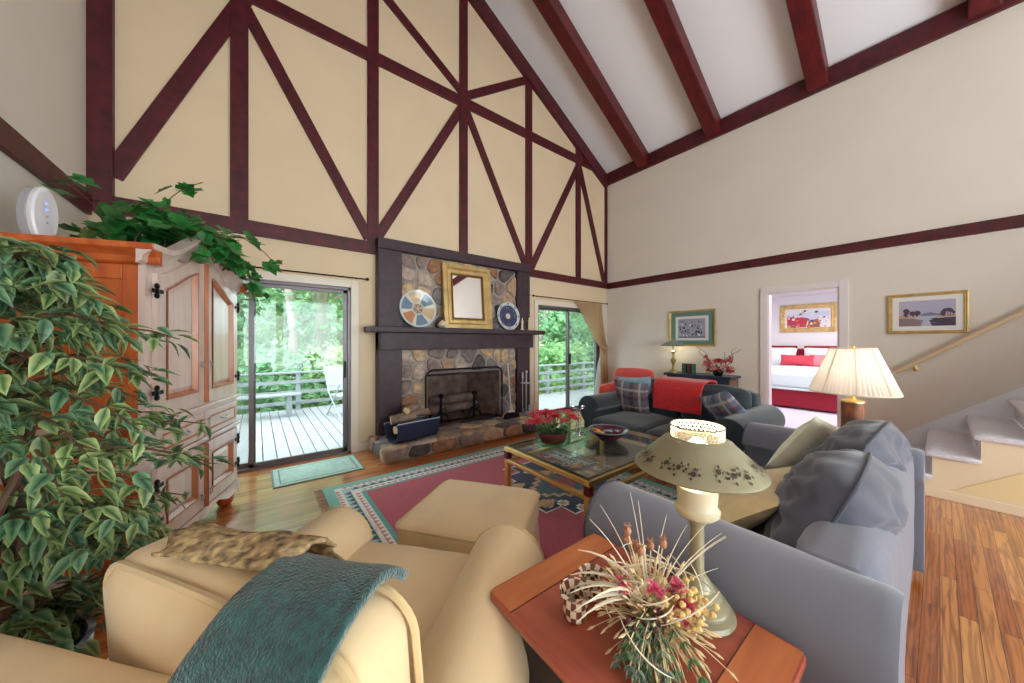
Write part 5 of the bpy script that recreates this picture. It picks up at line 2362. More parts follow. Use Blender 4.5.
# ------------------------------------------------------------------ tole lamp on the end table
M_tole = mat('olive_tole_paint', (150, 142, 114), .35, coat=.3)
M_toled = mat('tole_pierced_dark', (64, 54, 44), .6)
M_bulb = mat('lit_bulb', (255, 244, 228), .5, emit=9.0)
LX, LY = .985, .42
t = thing('table_lamp', 'olive metal table lamp with pierced shade on the end table', 'lamp', (LX, LY, EZ + .0015))
g = G()
g.lathe([(.09, .0), (.094, .008), (.09, .018), (.077, .024), (.077, .028), (.079, .032), (.073, .042), (.059, .048), (.059, .052), (.061, .056), (.054, .066), (.042, .072), (.040, .078), (.032, .092), (.022, .105)], 40)
g.build('stepped_base', M_tole, t)
g = G()
g.lathe([(.022, .104), (.018, .12), (.018, .245), (.023, .25), (.023, .254), (.018, .26)], 20)
g.build('stem', M_tole, t)
g = G()
g.lathe([(.02, .258), (.046, .268), (.056, .278), (.058, .29), (.052, .296), (.05, .30), (.053, .35), (.048, .35)], 32)
g.build('bulb_cup', mat('cream_tole', (216, 206, 178), .35), t)
g = G()
g.tube([(0, 0, .34), (0, 0, .38), (0, 0, .41), (0, 0, .455), (0, 0, .485)], [.014, .014, .028, .032, .012], 14)
g.build('bulb', M_bulb, t)
S0, S1 = .405, .488
RB, RT, RG = .163, .094, .067
g = G()
g.lathe([(RB - .001, S0 - .004), (RB + .003, S0), (RB, S0 + .006), (RT, S1 - .014), (RT - .006, S1 - .007), (RG + .001, S1), (RG - .001, S1), (RT - .010, S1 - .010), (RB - .003, S0 + .003)], 64, cap=False)
sh = g.build('shade', M_tole, t)


def cone(a, q, off=.0022):
    """point on the shade's outside: a = angle, q = 0 lower rim .. 1 shoulder"""
    r = RB + (RT - RB) * q
    z = S0 + .006 + (S1 - .018 - S0) * q
    return (( r + off) * math.cos(a), (r + off) * math.sin(a), z + off * .8)


g = G()
rs = random.Random(6)
for k in range(7):
    g = G()
    a0 = k * 2 * PI / 7 + .55
    for j in range(11):
        a = a0 + (j - 5) * .062
        q = .36 + .10 * math.sin(j * 1.3) + rs.uniform(-.03, .03)
        s = .0115 if j % 4 == 1 else .006
        n = 8
        g.poly([cone(a + s * 3.6 * math.cos(b) * (1 if j % 2 else .6), q + s * 7 * math.sin(b)) for b in [2 * PI * i / n for i in range(n)]])
        a2, q2 = a + .03, q + (.14 if j % 2 else -.13)
        g.poly([cone(a2 + .02 * math.cos(b), q2 + .05 * math.sin(b)) for b in [2 * PI * i / 6 for i in range(6)]])
        g.poly([cone(a, q, .0023), cone(a + .062, q + .05, .0023), cone(a + .062, q + .066, .0023), cone(a, q + .016, .0023)])
    g.build('pierced_flowers', M_toled, sh, smooth=False)
g = G()
nb = 38
for k in range(nb):
    a = 2 * PI * k / nb
    for dz in (0, 1, 2):
        b = a + (.5 if dz % 2 else 0) * 2 * PI / nb
        c = (RG * math.cos(b), RG * math.sin(b))
        z = S1 + .006 + dz * .0095
        tx_, ty_ = -math.sin(b), math.cos(b)
        g.tube([(c[0] + tx_ * .0052 * math.cos(u), c[1] + ty_ * .0052 * math.cos(u), z + .0052 * math.sin(u)) for u in [2 * PI * i / 6 for i in range(7)]], .0011, 4, cap=False)
g.build('pierced_gallery', mat('bright_gallery', (226, 214, 190), .35), sh)
for z in (S1, S1 + .033):
    g = G()
    g.tube([(RG * math.cos(u), RG * math.sin(u), z) for u in [2 * PI * i / 48 for i in range(49)]], .0022, 6, cap=False)
    g.build('gallery_rim', M_tole, sh)
g = G()
for k in range(3):
    a = k * 2 * PI / 3
    g.tube([(.012 * math.cos(a), .012 * math.sin(a), .395), (.05 * math.cos(a), .05 * math.sin(a), S1 - .02), (.075 * math.cos(a), .075 * math.sin(a), S1 - .004)], .002, 5)
g.build('shade_support', M_tole, t)
g = G()
g.tube([(.07, .03, .006), (.13, .05, .004), (.15, .10, .03), (.12, .13, .035), (.09, .17, .02), (.09, .25, .006)], .003, 6)
g.build('cord', mat('ivory_cord', (196, 172, 150), .5), t)
pl = point_light('tole_lamp_light', (LX, LY, EZ + .50), 5, (1.0, .86, .66), .03)

# checkered cups
M_chk = bpy.data.materials.new('checker_glaze')
M_chk.use_nodes = True
nt = M_chk.node_tree
b_ = nt.nodes['Principled BSDF']
b_.inputs['Roughness'].default_value = .2
b_.inputs['Coat Weight'].default_value = .5
tc_ = nt.nodes.new('ShaderNodeTexCoord')
ck = nt.nodes.new('ShaderNodeTexChecker')
ck.inputs['Color1'].default_value = lin((232, 214, 190))
ck.inputs['Color2'].default_value = lin((120, 72, 56))
ck.inputs['Scale'].default_value = 1.0
sx_ = nt.nodes.new('ShaderNodeSeparateXYZ')
nt.links.new(tc_.outputs['Object'], sx_.inputs[0])
at2 = nt.nodes.new('ShaderNodeMath')
at2.operation = 'ARCTAN2'
nt.links.new(sx_.outputs['Y'], at2.inputs[0])
nt.links.new(sx_.outputs['X'], at2.inputs[1])
m_a = nt.nodes.new('ShaderNodeMath')
m_a.operation = 'MULTIPLY'
m_a.inputs[1].default_value = 14 / (2 * PI)
nt.links.new(at2.outputs[0], m_a.inputs[0])
m_z = nt.nodes.new('ShaderNodeMath')
m_z.operation = 'MULTIPLY'
m_z.inputs[1].default_value = 52
nt.links.new(sx_.outputs['Z'], m_z.inputs[0])
cmb = nt.nodes.new('ShaderNodeCombineXYZ')
nt.links.new(m_a.outputs[0], cmb.inputs[0])
nt.links.new(m_z.outputs[0], cmb.inputs[1])
cmb.inputs[2].default_value = .5
nt.links.new(cmb.outputs[0], ck.inputs['Vector'])
nt.links.new(ck.outputs[0], b_.inputs['Base Color'])
for (x, y, s, lb) in ((.695, .615, .88, 'brown and ivory checkered pitcher nearest the table edge'), (.79, .635, .8, 'checkered pitcher half hidden behind the dried flowers')):
    t = thing('checkered_pitcher', lb, 'pitcher', (x, y, EZ + .0015), R(200))
    g = G()
    prof = [(.028, 0), (.034, .004), (.040, .03), (.037, .055), (.036, .066)]
    rings = []
    for r, z in prof + [(.043, .082), (.048, .090)]:
        ring = []
        for k in range(28):
            a = 2 * PI * k / 28
            lip = max(0, math.cos(a)) ** 6 * (.022 if z > .07 else 0) * (z - .066) / .024
            ring.append(((r + lip) * math.cos(a) * s, (r + lip) * math.sin(a) * s, (z + lip * .3) * s))
        rings.append(ring)
    for r, z in ((.044, .088), (.033, .066), (.036, .03), (.028, .008)):
        rings.append([(r * math.cos(2 * PI * k / 28) * s, r * math.sin(2 * PI * k / 28) * s, z * s) for k in range(28)])
    g.loft(rings)
    g.build('body', M_chk, t)
    g = G()
    g.tube([(-.036 * s, 0, .076 * s), (-.062 * s, 0, .078 * s), (-.07 * s, 0, .055 * s), (-.058 * s, 0, .03 * s), (-.038 * s, 0, .024 * s)], .005 * s, 8)
    g.build('handle', mat('ivory_glaze_%d' % int(s * 10), (232, 214, 196), .2), t)

# dried flower arrangement
M_straw = mat('straw', (222, 200, 158), .8, var=.15, vscale=12)
M_pale = mat('bleached_grass', (236, 226, 204), .8)
M_pink = leaf_mat('pink_petal', (222, 60, 110), (232, 130, 160), .25, .6, .2)
M_sage = leaf_mat('sage_leaf', (104, 132, 112), (150, 168, 150), .15, .6, .3)
M_dgreen = leaf_mat('dark_sage', (70, 104, 62), (96, 128, 84), .15, .6, .3)
M_seed = mat('rosy_seed_head', (176, 122, 98), .9, bump=.5, bscale=120)
M_plum = mat('plum_berry', (74, 28, 48), .5)
FXc, FYc = .80, .455
t = thing('dried_flower_arrangement', 'dried flower and grass arrangement with pink blooms on the end table front', 'flowers', (FXc, FYc, EZ + .0015))
g = G()
g.lathe([(.05, 0), (.06, .006), (.066, .03), (.06, .055), (.052, .06), (.05, .052), (.001, .05)], 24)
g.build('pot', mat('brown_basket', (120, 86, 58), .9, bump=.6, bscale=60), t)
rs = random.Random(17)
gst, gpa, gsd, gpk, gsg, gdg, gpl, gcr = G(), G(), G(), G(), G(), G(), G(), G()
top0 = Vector((0, 0, .05))
dtc = Vector((-.61, -.79, 0))   # towards the camera
rt = Vector((.79, -.61, 0))
for k in range(230):
    a = rs.uniform(0, 2 * PI)
    el = rs.uniform(-.2, 1.35)
    d = Vector((math.cos(a) * math.cos(el), math.sin(a) * math.cos(el), math.sin(el)))
    ln = rs.uniform(.08, .155)
    p = top0 + Vector((rs.uniform(-.03, .03), rs.uniform(-.03, .03), 0))
    pts = [p.copy()]
    dd = d.copy()
    for j in range(5):
        p = p + dd * ln / 5
        if p.z < .006:
            p.z = .006
        dd = (dd + Vector((rs.uniform(-.12, .12), rs.uniform(-.12, .12), -.10))).normalized()
        pts.append(p.copy())
    gst.tube(pts, [.0018, .0018, .0016, .0014, .0012, .0008], 4)
    q = pts[5]
    gst.tube([q - dd * .012, q, q + dd * .012], [.001, .0035, .0008], 5)
for k in range(11):                                   # tall pale grass arcs
    side = rs.uniform(-1, 1)
    d = (rt * side * 1.0 + Vector((0, 0, 1.15)) - dtc * rs.uniform(-.1, .35)).normalized()
    ln = rs.uniform(.20, .30)
    p = top0.copy()
    pts = [p.copy()]
    for j in range(8):
        p = p + d * ln / 8
        d = (d + Vector((0, 0, -.07)) + rt * side * .06).normalized()
        pts.append(p.copy())
    gpa.tube(pts, [.0028 - .0003 * j for j in range(9)], 5)
for k in range(7):                                    # flat pale ribbon blades to the left
    d = (-rt * rs.uniform(.5, 1.0) + dtc * rs.uniform(-.4, .6) + Vector((0, 0, rs.uniform(.5, .9)))).normalized()
    p = top0 + Vector((0, 0, .03))
    pts = [p.copy()]
    for j in range(7):
        p = p + d * .032
        d = (d + Vector((0, 0, -.2))).normalized()
        if p.z < .02:
            p.z = .02
        pts.append(p.copy())
    gpa.tube(pts, [.004, .005, .005, .005, .004, .003, .002, .001], 5)
for k in range(34):                                   # loose curls of pale grass around the bouquet
    a0 = rs.uniform(0, 2 * PI)
    c = top0 + Vector((rs.uniform(-.05, .05), rs.uniform(-.05, .05), rs.uniform(.0, .07)))
    r0 = rs.uniform(.05, .11)
    tl = rs.uniform(-.6, .6)
    st_ = rs.uniform(.13, .22)
    lift = rs.uniform(-.3, .6)
    pts = []
    for j in range(10):
        a = a0 + j * st_
        q = c + Vector((r0 * math.cos(a), r0 * math.sin(a), .03 + tl * r0 * math.sin(a - a0) + .012 * j * lift))
        q.z = max(q.z, .008)
        pts.append(q)
    gpa.tube(pts, [.0008 + .0011 * math.sin(PI * j / 9) for j in range(10)], 5)
for k in range(6):                                    # seed heads on stalks
    d = (rt * rs.uniform(-.6, .4) + Vector((0, 0, 1.2)) - dtc * rs.uniform(-.2, .3)).normalized()
    q = top0 + d * rs.uniform(.16, .22)
    gst.tube([top0, top0 + d * .1, q], .0016, 5)
    gsd.ball(q, .010, 8, 6, (1, 1, 1.2))
    for j in range(5):
        b = j * 1.26
        gsd.tube([q + Vector((0, 0, .008)), q + Vector((.010 * math.cos(b), .010 * math.sin(b), .02))], [.003, .001], 4)
for (u, v, z) in ((.045, .03, .14), (.05, .05, .115), (-.01, .05, .16), (-.075, .02, .15), (.06, .045, .095), (.065, .06, .125), (.055, .035, .16)):
    c = rt * u + dtc * v + Vector((0, 0, z))
    for j in range(11):
        d = (Vector((rs.uniform(-1, 1), rs.uniform(-1, 1), rs.uniform(-.4, 1))) + dtc * .6).normalized()
        gpk.leaf(c, d, Vector((0, 0, 1)), .026, .022, .4, .2)
for k in range(90):                                   # cream flower clusters
    c = rt * rs.uniform(.0, .12) + dtc * rs.uniform(.0, .08) + Vector((0, 0, rs.uniform(.07, .15)))
    gcr.ball(c, rs.uniform(.005, .009), 6, 4)
for k in range(26):                                   # plum berries
    c = rt * rs.uniform(-.09, .01) + dtc * rs.uniform(.03, .10) + Vector((0, 0, rs.uniform(.06, .13)))
    gpl.ball(c, rs.uniform(.004, .008), 6, 5)
for k in range(20):                                   # sage sprays hanging toward the camera
    d = (dtc * rs.uniform(.4, 1.3) + rt * rs.uniform(-1.3, .1) + Vector((0, 0, rs.uniform(-.1, .6)))).normalized()
    p = top0 + dtc * .02 + Vector((0, 0, rs.uniform(-.01, .05)))
    pts = [p.copy()]
    for j in range(6):
        p = p + d * rs.uniform(.018, .032)
        d = (d + Vector((0, 0, -.22))).normalized()
        if p.z < .012:
            p.z = .012
        pts.append(p.copy())
    gst.tube(pts, .0015, 4)
    gg = gsg if k % 2 else gdg
    for j in range(1, 7):
        for s in (-1, 1, 0):
            ld = (d + rt * s * .9 + Vector((0, 0, rs.uniform(-.1, .5)))).normalized()
            gg.leaf(pts[j], ld, Vector((0, 0, 1)), rs.uniform(.018, .034), rs.uniform(.007, .012), .3, .1)
gst.build('straw_stems', M_straw, t)
gpa.build('bleached_grass', M_pale, t)
gsd.build('seed_heads', M_seed, t)
gpk.build('pink_blooms', M_pink, t, smooth=False)
gsg.build('sage_leaves', M_sage, t, smooth=False)
gdg.build('green_leaves', M_dgreen, t, smooth=False)
gpl.build('plum_berries', M_plum, t)
gcr.build('cream_clusters', mat('cream_blossom', (226, 196, 130), .8), t)
for o in list(t.children):
    if o.name.split('.')[0] not in ('pot',):
        o['kind'] = 'stuff'

# ------------------------------------------------------------------ side table and pleated lamp in the corner behind the sofas
t = thing('side_table', 'small dark corner table behind the far arm of the grey sofa under the pleated lamp', 'table', (3.43, .37, 0))
g = G()
g.lathe([(.22, .0), (.23, .008), (.23, .022), (.22, .03)], 32, (0, 0, .57))
g.build('table_top', M_foot, t)
g = G()
g.lathe([(.03, .03), (.05, .06), (.028, .2), (.035, .35), (.028, .45), (.06, .572)], 20)
g.build('pedestal', M_foot, t)
for k in range(3):
    a = k * 2 * PI / 3 + .5
    g = G()
    g.tube([(.02 * math.cos(a), .02 * math.sin(a), .09), (.12 * math.cos(a), .12 * math.sin(a), .07), (.2 * math.cos(a), .2 * math.sin(a), .018)], [.022, .02, .018], 8)
    g.build('leg', M_foot, t)
M_marble = mat('brown_marble', (150, 84, 44), .2, c2=(66, 40, 30), vscale=10, coat=.5, detail=6)
M_shade = bpy.data.materials.new('pleated_white_shade')
M_shade.use_nodes = True
nt = M_shade.node_tree
b_ = nt.nodes['Principled BSDF']
b_.inputs['Base Color'].default_value = lin((244, 236, 226))
b_.inputs['Roughness'].default_value = .8
tl_ = nt.nodes.new('ShaderNodeBsdfTranslucent')
tl_.inputs[0].default_value = lin((250, 240, 226))
ms_ = nt.nodes.new('ShaderNodeMixShader')
ms_.inputs[0].default_value = .5
nt.links.new(b_.outputs[0], ms_.inputs[1])
nt.links.new(tl_.outputs[0], ms_.inputs[2])
nt.links.new(ms_.outputs[0], nt.nodes['Material Output'].inputs[0])
t = thing('table_lamp', 'marble column lamp with a white pleated shade behind the grey sofa', 'lamp', (3.40, .385, .60))
g = G()
g.box2((-.075, -.075, 0), (.075, .075, .03))
g.build('plinth', M_brass, t, smooth=False, bevel=.006)
g = G()
g.lathe([(.062, .03), (.062, .325), (.05, .33)], 28)
g.build('marble_column', M_marble, t)
g = G()
g.lathe([(.066, .325), (.066, .335), (.03, .345), (.012, .36), (.02, .37), (.01, .38), (.008, .62)], 20)
g.build('brass_cap', M_brass, t)
g = G()
n = 120
rings = []
for (r, z) in ((.232, .395), (.115, .71)):
    rings.append([((r + (.006 if k % 2 else -.002)) * math.cos(2 * PI * k / n), (r + (.006 if k % 2 else -.002)) * math.sin(2 * PI * k / n), z) for k in range(n)])
g.loft(rings, cap=False)
sh = g.build('shade', M_shade, t, smooth=False)
g = G()
for r, z in ((.233, .395), (.116, .71)):
    g.tube([(r * math.cos(u), r * math.sin(u), z) for u in [2 * PI * i / 60 for i in range(61)]], .005, 6, cap=False)
for k in range(8):
    a = 2 * PI * k / 8 + .2
    g.tube([(.236 * math.cos(a), .236 * math.sin(a), .395), (.119 * math.cos(a), .119 * math.sin(a), .71)], .004, 5)
g.build('trim_ribs', mat('shade_ribs', (226, 210, 192), .8), sh)
g = G()
for k in range(3):
    a = k * 2 * PI / 3
    g.tube([(0, 0, .70), (.114 * math.cos(a), .114 * math.sin(a), .705)], .003, 5)
g.ball((0, 0, .72), .014, 10, 6)
g.build('finial', M_brass, t)
g = G()
g.ball((0, 0, .50), .035, 12, 8, (1, 1, 1.4))
g.build('bulb', M_bulb, t)
point_light('pleated_lamp_light', (3.40, .385, 1.16), 3.5, (1.0, .94, .86), .04)

# ------------------------------------------------------------------ console table against the right wall
M_navy = mat('navy_lacquer', (34, 42, 70), .4, var=.2, coat=.3)
M_wornw = mat('worn_walnut', (120, 92, 70), .6, var=.3, vscale=6, stretch=(1, 1, 6))
t = thing('console_table', 'navy painted console chest with small flowers against the right wall', 'chest', (5.77, 2.40, 0), R(90))
g = G()
g.box2((-.47, -.16, .12), (.47, .19, .79))
g.build('body', M_navy, t, smooth=False, bevel=.004)
g = G()
g.box2((-.51, -.19, .79), (.51, .23, .83))
g.build('top', M_navy, t, smooth=False, bevel=.008)
for i in range(2):
    g = G()
    x0 = -.44 + .45 * i
    g.box2((x0, .19, .58), (x0 + .43, .205, .77))
    d = g.build('drawer', M_navy, t, smooth=False, bevel=.004)
    for j, (fx, fz) in enumerate(((.08, .67), (.16, .70), (.3, .66), (.38, .69))):
        g = G()
        for q in range(6):
            a = q * PI / 3
            g.poly([(x0 + fx + .022 * math.cos(a) + .012 * math.cos(b), .2062, fz + .022 * math.sin(a) + .012 * math.sin(b)) for b in [2 * PI * u / 8 for u in range(8)]])
        g.build('painted_flower', (mat('paint_red_%d%d' % (i, j), (196, 50, 60), .5) if j % 2 == 0 else mat('paint_cream_%d%d' % (i, j), (216, 190, 140), .5)), d, smooth=False)
    g = G()
    g.ball((x0 + .225, .222, .675), .016)
    g.build('knob', M_brass, d)
for s in (-1, 1):
    for y in (-.13, .16):
        g = G()
        g.tube([(s * .45, y, 0), (s * .45, y, .14)], [.022, .034], 10)
        g.build('leg', M_navy, t)
g = G()
g.box2((-.485, -.15, .14), (-.47, .18, .78))
g.build('side_panel', M_wornw, t, smooth=False)
KZ = .83
M_bronze = mat('aged_brass', (176, 160, 100), .35, metal=.7)
t = thing('desk_lamp', 'small brass lamp with a green dome shade on the navy console', 'lamp', (5.72, 2.83, KZ))
g = G()
g.lathe([(.09, 0), (.09, .012), (.05, .03), (.022, .05), (.018, .12), (.03, .16), (.045, .20), (.022, .25), (.016, .30), (.03, .34), (.05, .36), (.02, .38), (.012, .46)], 24)
g.build('stem', M_bronze, t)
g = G()
g.lathe([(.205, .455), (.20, .462), (.14, .505), (.06, .535), (.02, .545), (.018, .54), (.058, .528), (.136, .498), (.198, .455)], 36, cap=False)
g.build('dome_shade', mat('sage_enamel', (126, 144, 128), .35, coat=.3), t)
g = G()
g.ball((0, 0, .56), .018)
g.build('finial', M_bronze, t)
g = G()
g.ball((0, 0, .485), .03)
g.build('bulb', M_bulb, t)
point_light('desk_lamp_light', (5.72, 2.83, KZ + .45), 7, (1.0, .8, .5), .03)
t = thing('glass_triptych', 'small three panel stained glass ornament on the navy console', 'ornament', (5.70, 2.56, KZ), R(90))
for i, c in enumerate(((70, 120, 96), (120, 50, 52), (60, 130, 110))):
    x = -.075 + .075 * i
    g = G()
    for (a, b_2) in (((x - .035, 0), (x - .028, .16)), ((x + .028, 0), (x + .035, .16)), ((x - .035, 0), (x + .035, .008)), ((x - .035, .152), (x + .035, .16)), ((x - .028, .07), (x + .028, .076))):
        g.box2((a[0], -.006, a[1]), (b_2[0], .006, b_2[1]))
    fr = g.build('panel_frame', M_iron, t, smooth=False)
    g = G()
    g.box2((x - .028, -.002, .008), (x + .028, .002, .152))
    g.build('glass_pane', mat('stained_glass_%d' % i, c, .15, var=.4, vscale=30), fr, smooth=False)
t = thing('flower_arrangement', 'pink and red flower arrangement with curled twigs on the navy console', 'flowers', (5.70, 2.12, KZ))
g = G()
g.lathe([(.05, 0), (.06, .01), (.075, .05), (.07, .08), (.06, .08), (.05, .02)], 20)
g.build('vase', M_iron, t)
rs = random.Random(31)
ga, gb, gc, gd = G(), G(), G(), G()
for k in range(30):
    u, z = rs.uniform(-.19, .19), rs.uniform(.06, .28)
    c = Vector((rs.uniform(-.1, .06), u * (1.25 - 2 * abs(z - .15)), z))
    gg = ga if rs.random() < .7 else gb
    for j in range(9):
        d = Vector((rs.uniform(-1, .4), rs.uniform(-1, 1), rs.uniform(-.6, 1))).normalized()
        gg.leaf(c, d, Vector((0, 0, 1)), rs.uniform(.045, .065), .045, .3, .2)
for k in range(26):
    d = Vector((rs.uniform(-1, .6), rs.uniform(-1, 1), rs.uniform(-.4, .7))).normalized()
    gc.leaf(Vector((0, 0, .09)) + d * rs.uniform(.03, .13), d, Vector((0, 0, 1)), .07, .035, .2, .3)
for s, ph in ((-1, .2), (1, .35), (-1, -.12), (1, .05), (-.45, .5)):
    pts = []
    for k in range(14):
        u = k / 13
        pts.append((-.02, s * (.08 + .20 * u + .05 * math.sin(u * 7 + ph * 9)), .06 + .40 * u ** .8 - .11 * max(0, u - .7) * 6 * abs(ph)))
    gd.tube(pts, [.006 - .0003 * k for k in range(14)], 6)
for o in (ga.build('red_blooms', mat('red_silk_petal', (206, 66, 72), .7), t, smooth=False), gb.build('pink_blooms', mat('pink_silk_petal', (232, 150, 150), .7), t, smooth=False)):
    o['kind'] = 'stuff'
gc.build('leaves', M_gleaf, t, smooth=False)
gd.build('curled_twigs', mat('twig_brown', (110, 82, 60), .8), t)

# ------------------------------------------------------------------ pictures
M_matw = mat('white_mount', (236, 232, 230), .8)
M_matg = mat('sage_mount', (106, 142, 130), .8)


def picture(label, loc, rz, w, h, fw, m, inner, art, art_mats, mount):
    """front faces local -y"""
    t = thing('framed_picture', label, 'picture', loc, rz)
    g = G(Matrix.Translation((0, 0, -h / 2)))
    frame(g, w, h, fw, 0, .025)
    g.build('frame', m, t, smooth=False)
    g = G()
    g.box2((-w / 2 + fw * .5, -.006, -h / 2 + fw * .5), (w / 2 - fw * .5, 0, h / 2 - fw * .5))
    g.build('mount', mount, t, smooth=False)
    g = G()
    art(g)
    g.build('print', art_mats, t, smooth=False)
    return t


def flat(g, pts, m, y):
    g.m = m
    g.poly([(p[0], y, p[1]) for p in pts])


rs = random.Random(3)


def art_lake(g):
    W_, H_ = .20, .145
    y = -.0065
    flat(g, [(-W_, -H_), (W_, -H_), (W_, H_), (-W_, H_)], 0, y)
    flat(g, [(-W_, -H_), (W_, -H_), (W_, -.03), (-W_, -.03)], 1, y - .0003)
    flat(g, [(-.05, -.03), (-.02, -.005), (.03, .008), (.08, -.008), (.12, -.03)], 2, y - .0006)
    for s in (-1, 1):
        flat(g, [(s * W_, -.045), (s * .05, -.05), (s * .09, -.03), (s * W_, -.02)], 3, y - .0008)
        for k in range(9 if s < 0 else 6):
            cx = s * rs.uniform(.06 if s < 0 else .11, W_ - .012)
            r = rs.uniform(.016, .03)
            cz = rs.uniform(-.02, .05) * (abs(cx) / W_)
            flat(g, [(max(-W_, min(W_, cx + r * math.cos(a) * rs.uniform(.6, 1.1))), cz + r * math.sin(a) * rs.uniform(.6, 1.1)) for a in [2 * PI * i / 11 for i in range(11)]], 4, y - .001 - k * .00002)
            flat(g, [(cx - .003, -.04), (cx + .003, -.04), (cx + .002, cz), (cx - .002, cz)], 5, y - .0013)
        flat(g, [(s * W_, -H_), (s * .04, -H_), (s * .02, -.08), (s * .10, -.055), (s * W_, -.05)], 5 if s > 0 else 6, y - .0009)
    flat(g, [(.02, -.062), (.05, -.07), (.10, -.066), (.07, -.054)], 5, y - .001)
    for k in range(7):
        zz = -.045 - .011 * k
        xx = rs.uniform(-.1, .06)
        flat(g, [(xx, zz), (xx + .05, zz), (xx + .05, zz + .002), (xx, zz + .002)], 0, y - .0012)


lk = [mat('print_' + n, c, .7) for n, c in (('sky', (180, 176, 200)), ('water', (186, 190, 206)), ('hill', (120, 126, 156)), ('sand', (196, 160, 130)), ('foliage', (92, 70, 84)), ('shade', (78, 66, 84)), ('bank', (140, 120, 124)))]
picture('gold framed lake landscape on the right wall above the handrail', (XR - .002, .095, 1.68), R(-90), .57, .46, .036, M_goldf, None, art_lake, lk, M_matw)


def art_crowd(g):
    W_, H_ = .225, .165
    y = -.0065
    flat(g, [(-W_ - .05, -H_ - .045), (W_ + .05, -H_ - .045), (W_ + .05, H_ + .045), (-W_ - .05, H_ + .045)], 0, y)
    flat(g, [(-W_, -H_), (W_, -H_), (W_, H_), (-W_, H_)], 1, y - .0004)
    for k in range(70):
        cx, cz = rs.uniform(-W_ + .02, W_ - .02), rs.uniform(-H_ + .02, H_ - .045)
        r = rs.uniform(.008, .022)
        flat(g, [(cx + r * .7 * math.cos(a), cz + r * 1.2 * math.sin(a)) for a in [2 * PI * i / 7 for i in range(7)]], rs.choice((0, 2, 3, 3, 4)), y - .0006 - k * .00001)
    flat(g, [(-W_, -H_), (W_, -H_), (W_, -H_ + .02), (-W_, -H_ + .02)], 4, y - .0015)


cr = [mat('engraving_' + n, c, .7) for n, c in (('white', (228, 226, 230)), ('grey', (164, 164, 182)), ('mid', (120, 122, 146)), ('dark', (60, 62, 86)), ('deep', (84, 86, 108)))]
picture('gold framed engraving with a sage mount on the right wall above the console', (XR - .002, 2.64, 1.59), R(-90), .78, .63, .036, M_goldf, None, art_crowd, cr, M_matg)


def art_still(g):
    W_, H_ = .40, .27
    y = -.0065
    flat(g, [(-W_, -H_), (W_, -H_), (W_, H_), (-W_, H_)], 0, y)
    flat(g, [(-W_, -.05), (W_, -.02), (W_, .16), (-W_, .10)], 6, y - .0003)
    flat(g, [(-W_ + .02, -H_ + .04), (-.02, -H_ + .05), (.02, .0), (-W_ * .5, .05), (-W_ + .02, .03)], 1, y - .0005)
    flat(g, [(.0, -H_ + .03), (W_ * .6, -H_ + .05), (W_ * .5, -.02), (.03, -.06)], 2, y - .0006)
    for k in range(46):
        cx, cz = rs.uniform(-W_ + .04, W_ - .04), rs.uniform(-H_ + .05, H_ - .05)
        r = rs.uniform(.014, .04)
        flat(g, [(cx + r * math.cos(a) * rs.uniform(.7, 1), cz + r * .8 * math.sin(a)) for a in [2 * PI * i / 9 for i in range(9)]], rs.choice((1, 2, 3, 4, 5, 0, 0, 3)), y - .0008 - k * .00002)


stl = [mat('still_' + n, c, .7) for n, c in (('white', (232, 228, 232)), ('red', (196, 56, 76)), ('brown', (168, 96, 72)), ('ochre', (216, 172, 96)), ('blue', (64, 84, 140)), ('slate', (96, 102, 120)), ('lilac', (206, 210, 226)))]
picture('gilt framed abstract painting above the bed in the bedroom', (10.615, 1.98, 1.93), R(-90), 1.06, .68, .11, M_goldf, None, art_still, stl, M_matw)

# ------------------------------------------------------------------ bedroom bed
M_quilt = mat('pale_aqua_quilt', (206, 222, 224), .9, bump=.5, bscale=14)
M_linen = mat('white_linen', (240, 236, 240), .9, bump=.2, bscale=10)
M_redl = mat('crimson_cotton', (140, 20, 40), .85)
M_rosel = mat('rose_cotton', (206, 66, 84), .85, bump=.2)
t = thing('bed', 'bed with aqua quilt and crimson skirt seen through the bedroom doorway', 'bed', (9.5, 2.05, 0), R(90))
# local: x = along wall (world +y), y = -world x  (foot towards the doorway)
g = G()
g.box2((-.95, -1.05, .04), (.95, .95, .40))
g.build('skirt', M_redl, t, smooth=False, bevel=.01)
g = G()
g.soft_box((0, -.04, .58), (1.96, 2.04, .36), .09, (0, 0, .04), 14, .01, 3, 3)
m_ = g.build('quilt', M_quilt, t)
g = G()
for k in range(60):
    x = -.98 + 1.96 * k / 59
    g.ball((x, .985, .405), .03, 6, 4, (1, .5, .8))
g.build('scalloped_edge', M_quilt, m_)
g = G()
g.soft_box((0, -1.06, .68), (1.9, .08, .90), .04, (0, 0, .06), 10)
g.build('headboard', M_redl, t)
for x in (-.48, .48):
    lb = 'white pillow with crimson border on the %s of the bed' % ('right side' if x < 0 else 'left side')
    tt = thing('pillow', lb, 'pillow', (9.5 + .80, 2.05 + x, .98))
    g = G()
    g.pillow(.86, .52, .22, Matrix.Rotation(R(90), 4, 'Z') @ Matrix.Rotation(R(18), 4, 'X'), 16, .006, 4 + x)
    g.build('pillowcase', M_linen, tt, weld=True)
    g = G(Matrix.Rotation(R(90), 4, 'Z') @ Matrix.Rotation(R(18), 4, 'X'))
    g.box2((-.42, -.02, .215), (.42, .02, .29))
    g.build('border', M_redl, tt, bevel=.015)
stand_pillow('pillow', 'long crimson bolster cushion in front of the white bed pillows', 'pillow', (10.0, 2.05, .92), .62, .26, .14, R(90), R(18), 0, M_rosel, None, seed=23)
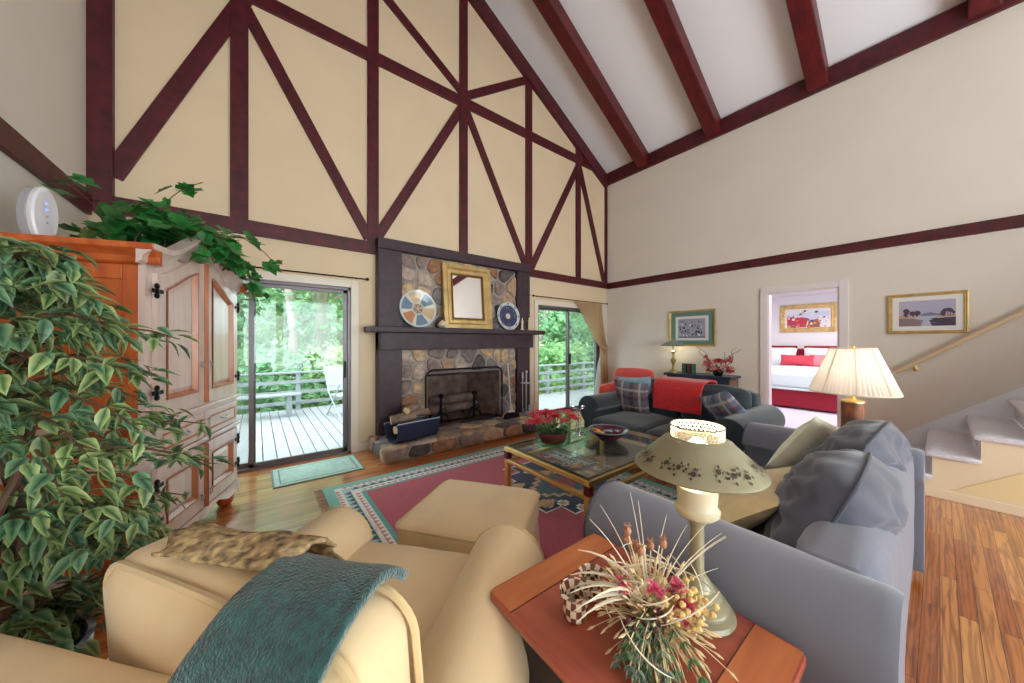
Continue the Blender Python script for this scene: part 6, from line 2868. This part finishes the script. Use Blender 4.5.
stand_pillow('pillow', 'small pink cushion beside the crimson bolster on the bed', 'pillow', (10.06, 1.70, .92), .30, .30, .12, R(84), R(18), 0, mat('pink_cotton', (216, 130, 140), .85), None, seed=24)

# ------------------------------------------------------------------ staircase along the right wall
M_carpet = mat('lilac_grey_carpet', (220, 214, 222), 1.0, var=.08, vscale=40, bump=.6, bscale=140, sheen=.4)
M_strg = mat('cream_stringer', (236, 216, 186), .5)
M_under = mat('yellow_cream_panel', (238, 214, 164), .6)
st = thing('staircase', 'carpeted staircase with cream stringer rising along the right wall', 'stairs', (5.35, .30, 0))
run, rise = .2465, .2
NS = 12
sx0, sx1 = -.65, XR - 5.35 - .012
for k in range(NS):
    yn = -run * k
    z = rise * (k + 1) - .005
    g = G()
    g.soft_box(((sx0 - .03 + sx1) / 2, yn - (run + .03) / 2 + .02, z - .027), (sx1 - sx0 + .03, run + .05, .054), .024, (0, 0, .003), 8, .002, 20, k)
    g.build('tread', M_carpet, st)
    g = G()
    g.box2((sx0 + .01, yn - .035, z - rise + .0), (sx1, yn - .012, z - .03))
    g.build('riser', M_carpet, st, smooth=False)
g = G()
pts = [(.0 - .02, .0)]
for k in range(NS):
    pts += [(-run * k - .012, rise * (k + 1) - .05), (-run * (k + 1) - .012, rise * (k + 1) - .05)]
pts += [(-run * NS - .012, 0)]
g.prism(pts, sx0, sx0 + .03, 'yz')
g.build('stringer', M_strg, st, smooth=False)
# triangular panel below, with its own raised edge and baseboard
g = G()
g.prism([(-.36, .10), (-run * NS, .10), (-run * NS, rise * NS - .33), (-.40, .115)], sx0 - .006, sx0, 'yz')
g.build('understair_panel', M_under, st, smooth=False)
g = G()
g.box2((sx0 - .016, -run * NS, .0), (sx0, .0 - .02, .075))
g.build('baseboard', M_strg, st, smooth=False, bevel=.004)
g = G()
sl = rise / run
g.prism([(.12, .0), (.12, .17), (-run * NS, .17 + sl * (run * NS + .12)), (-run * NS, 0)], sx1 - .006, sx1 + .002, 'yz')
g.build('wall_skirt', mat('pale_blue_white_paint', (236, 240, 246), .5), st, smooth=False)
t = thing('handrail', 'cream wooden handrail fixed to the right wall above the stairs', 'handrail', (XR - .08, .32, 1.0))
g = G()
g.tube([(0, 0, 0), (0, -.82, .65), (0, -2.9, .65 * 2.9 / .82)], .024, 12)
g.build('rail', mat('cream_rail_paint', (222, 196, 158), .4), t)
for y in (-.15, -1.5):
    g = G()
    z = -y * .65 / .82
    g.tube([(0, y, z - .02), (.0, y, z - .06), (.04, y, z - .075), (.075, y, z - .075)], .009, 8)
    g.lathe([(.028, 0), (.028, .005)], 14, (.0, y, z - .075)) if False else g.ball((.07, y, z - .075), .024, 10, 6, (.4, 1, 1))
    g.build('bracket', M_brass, t)
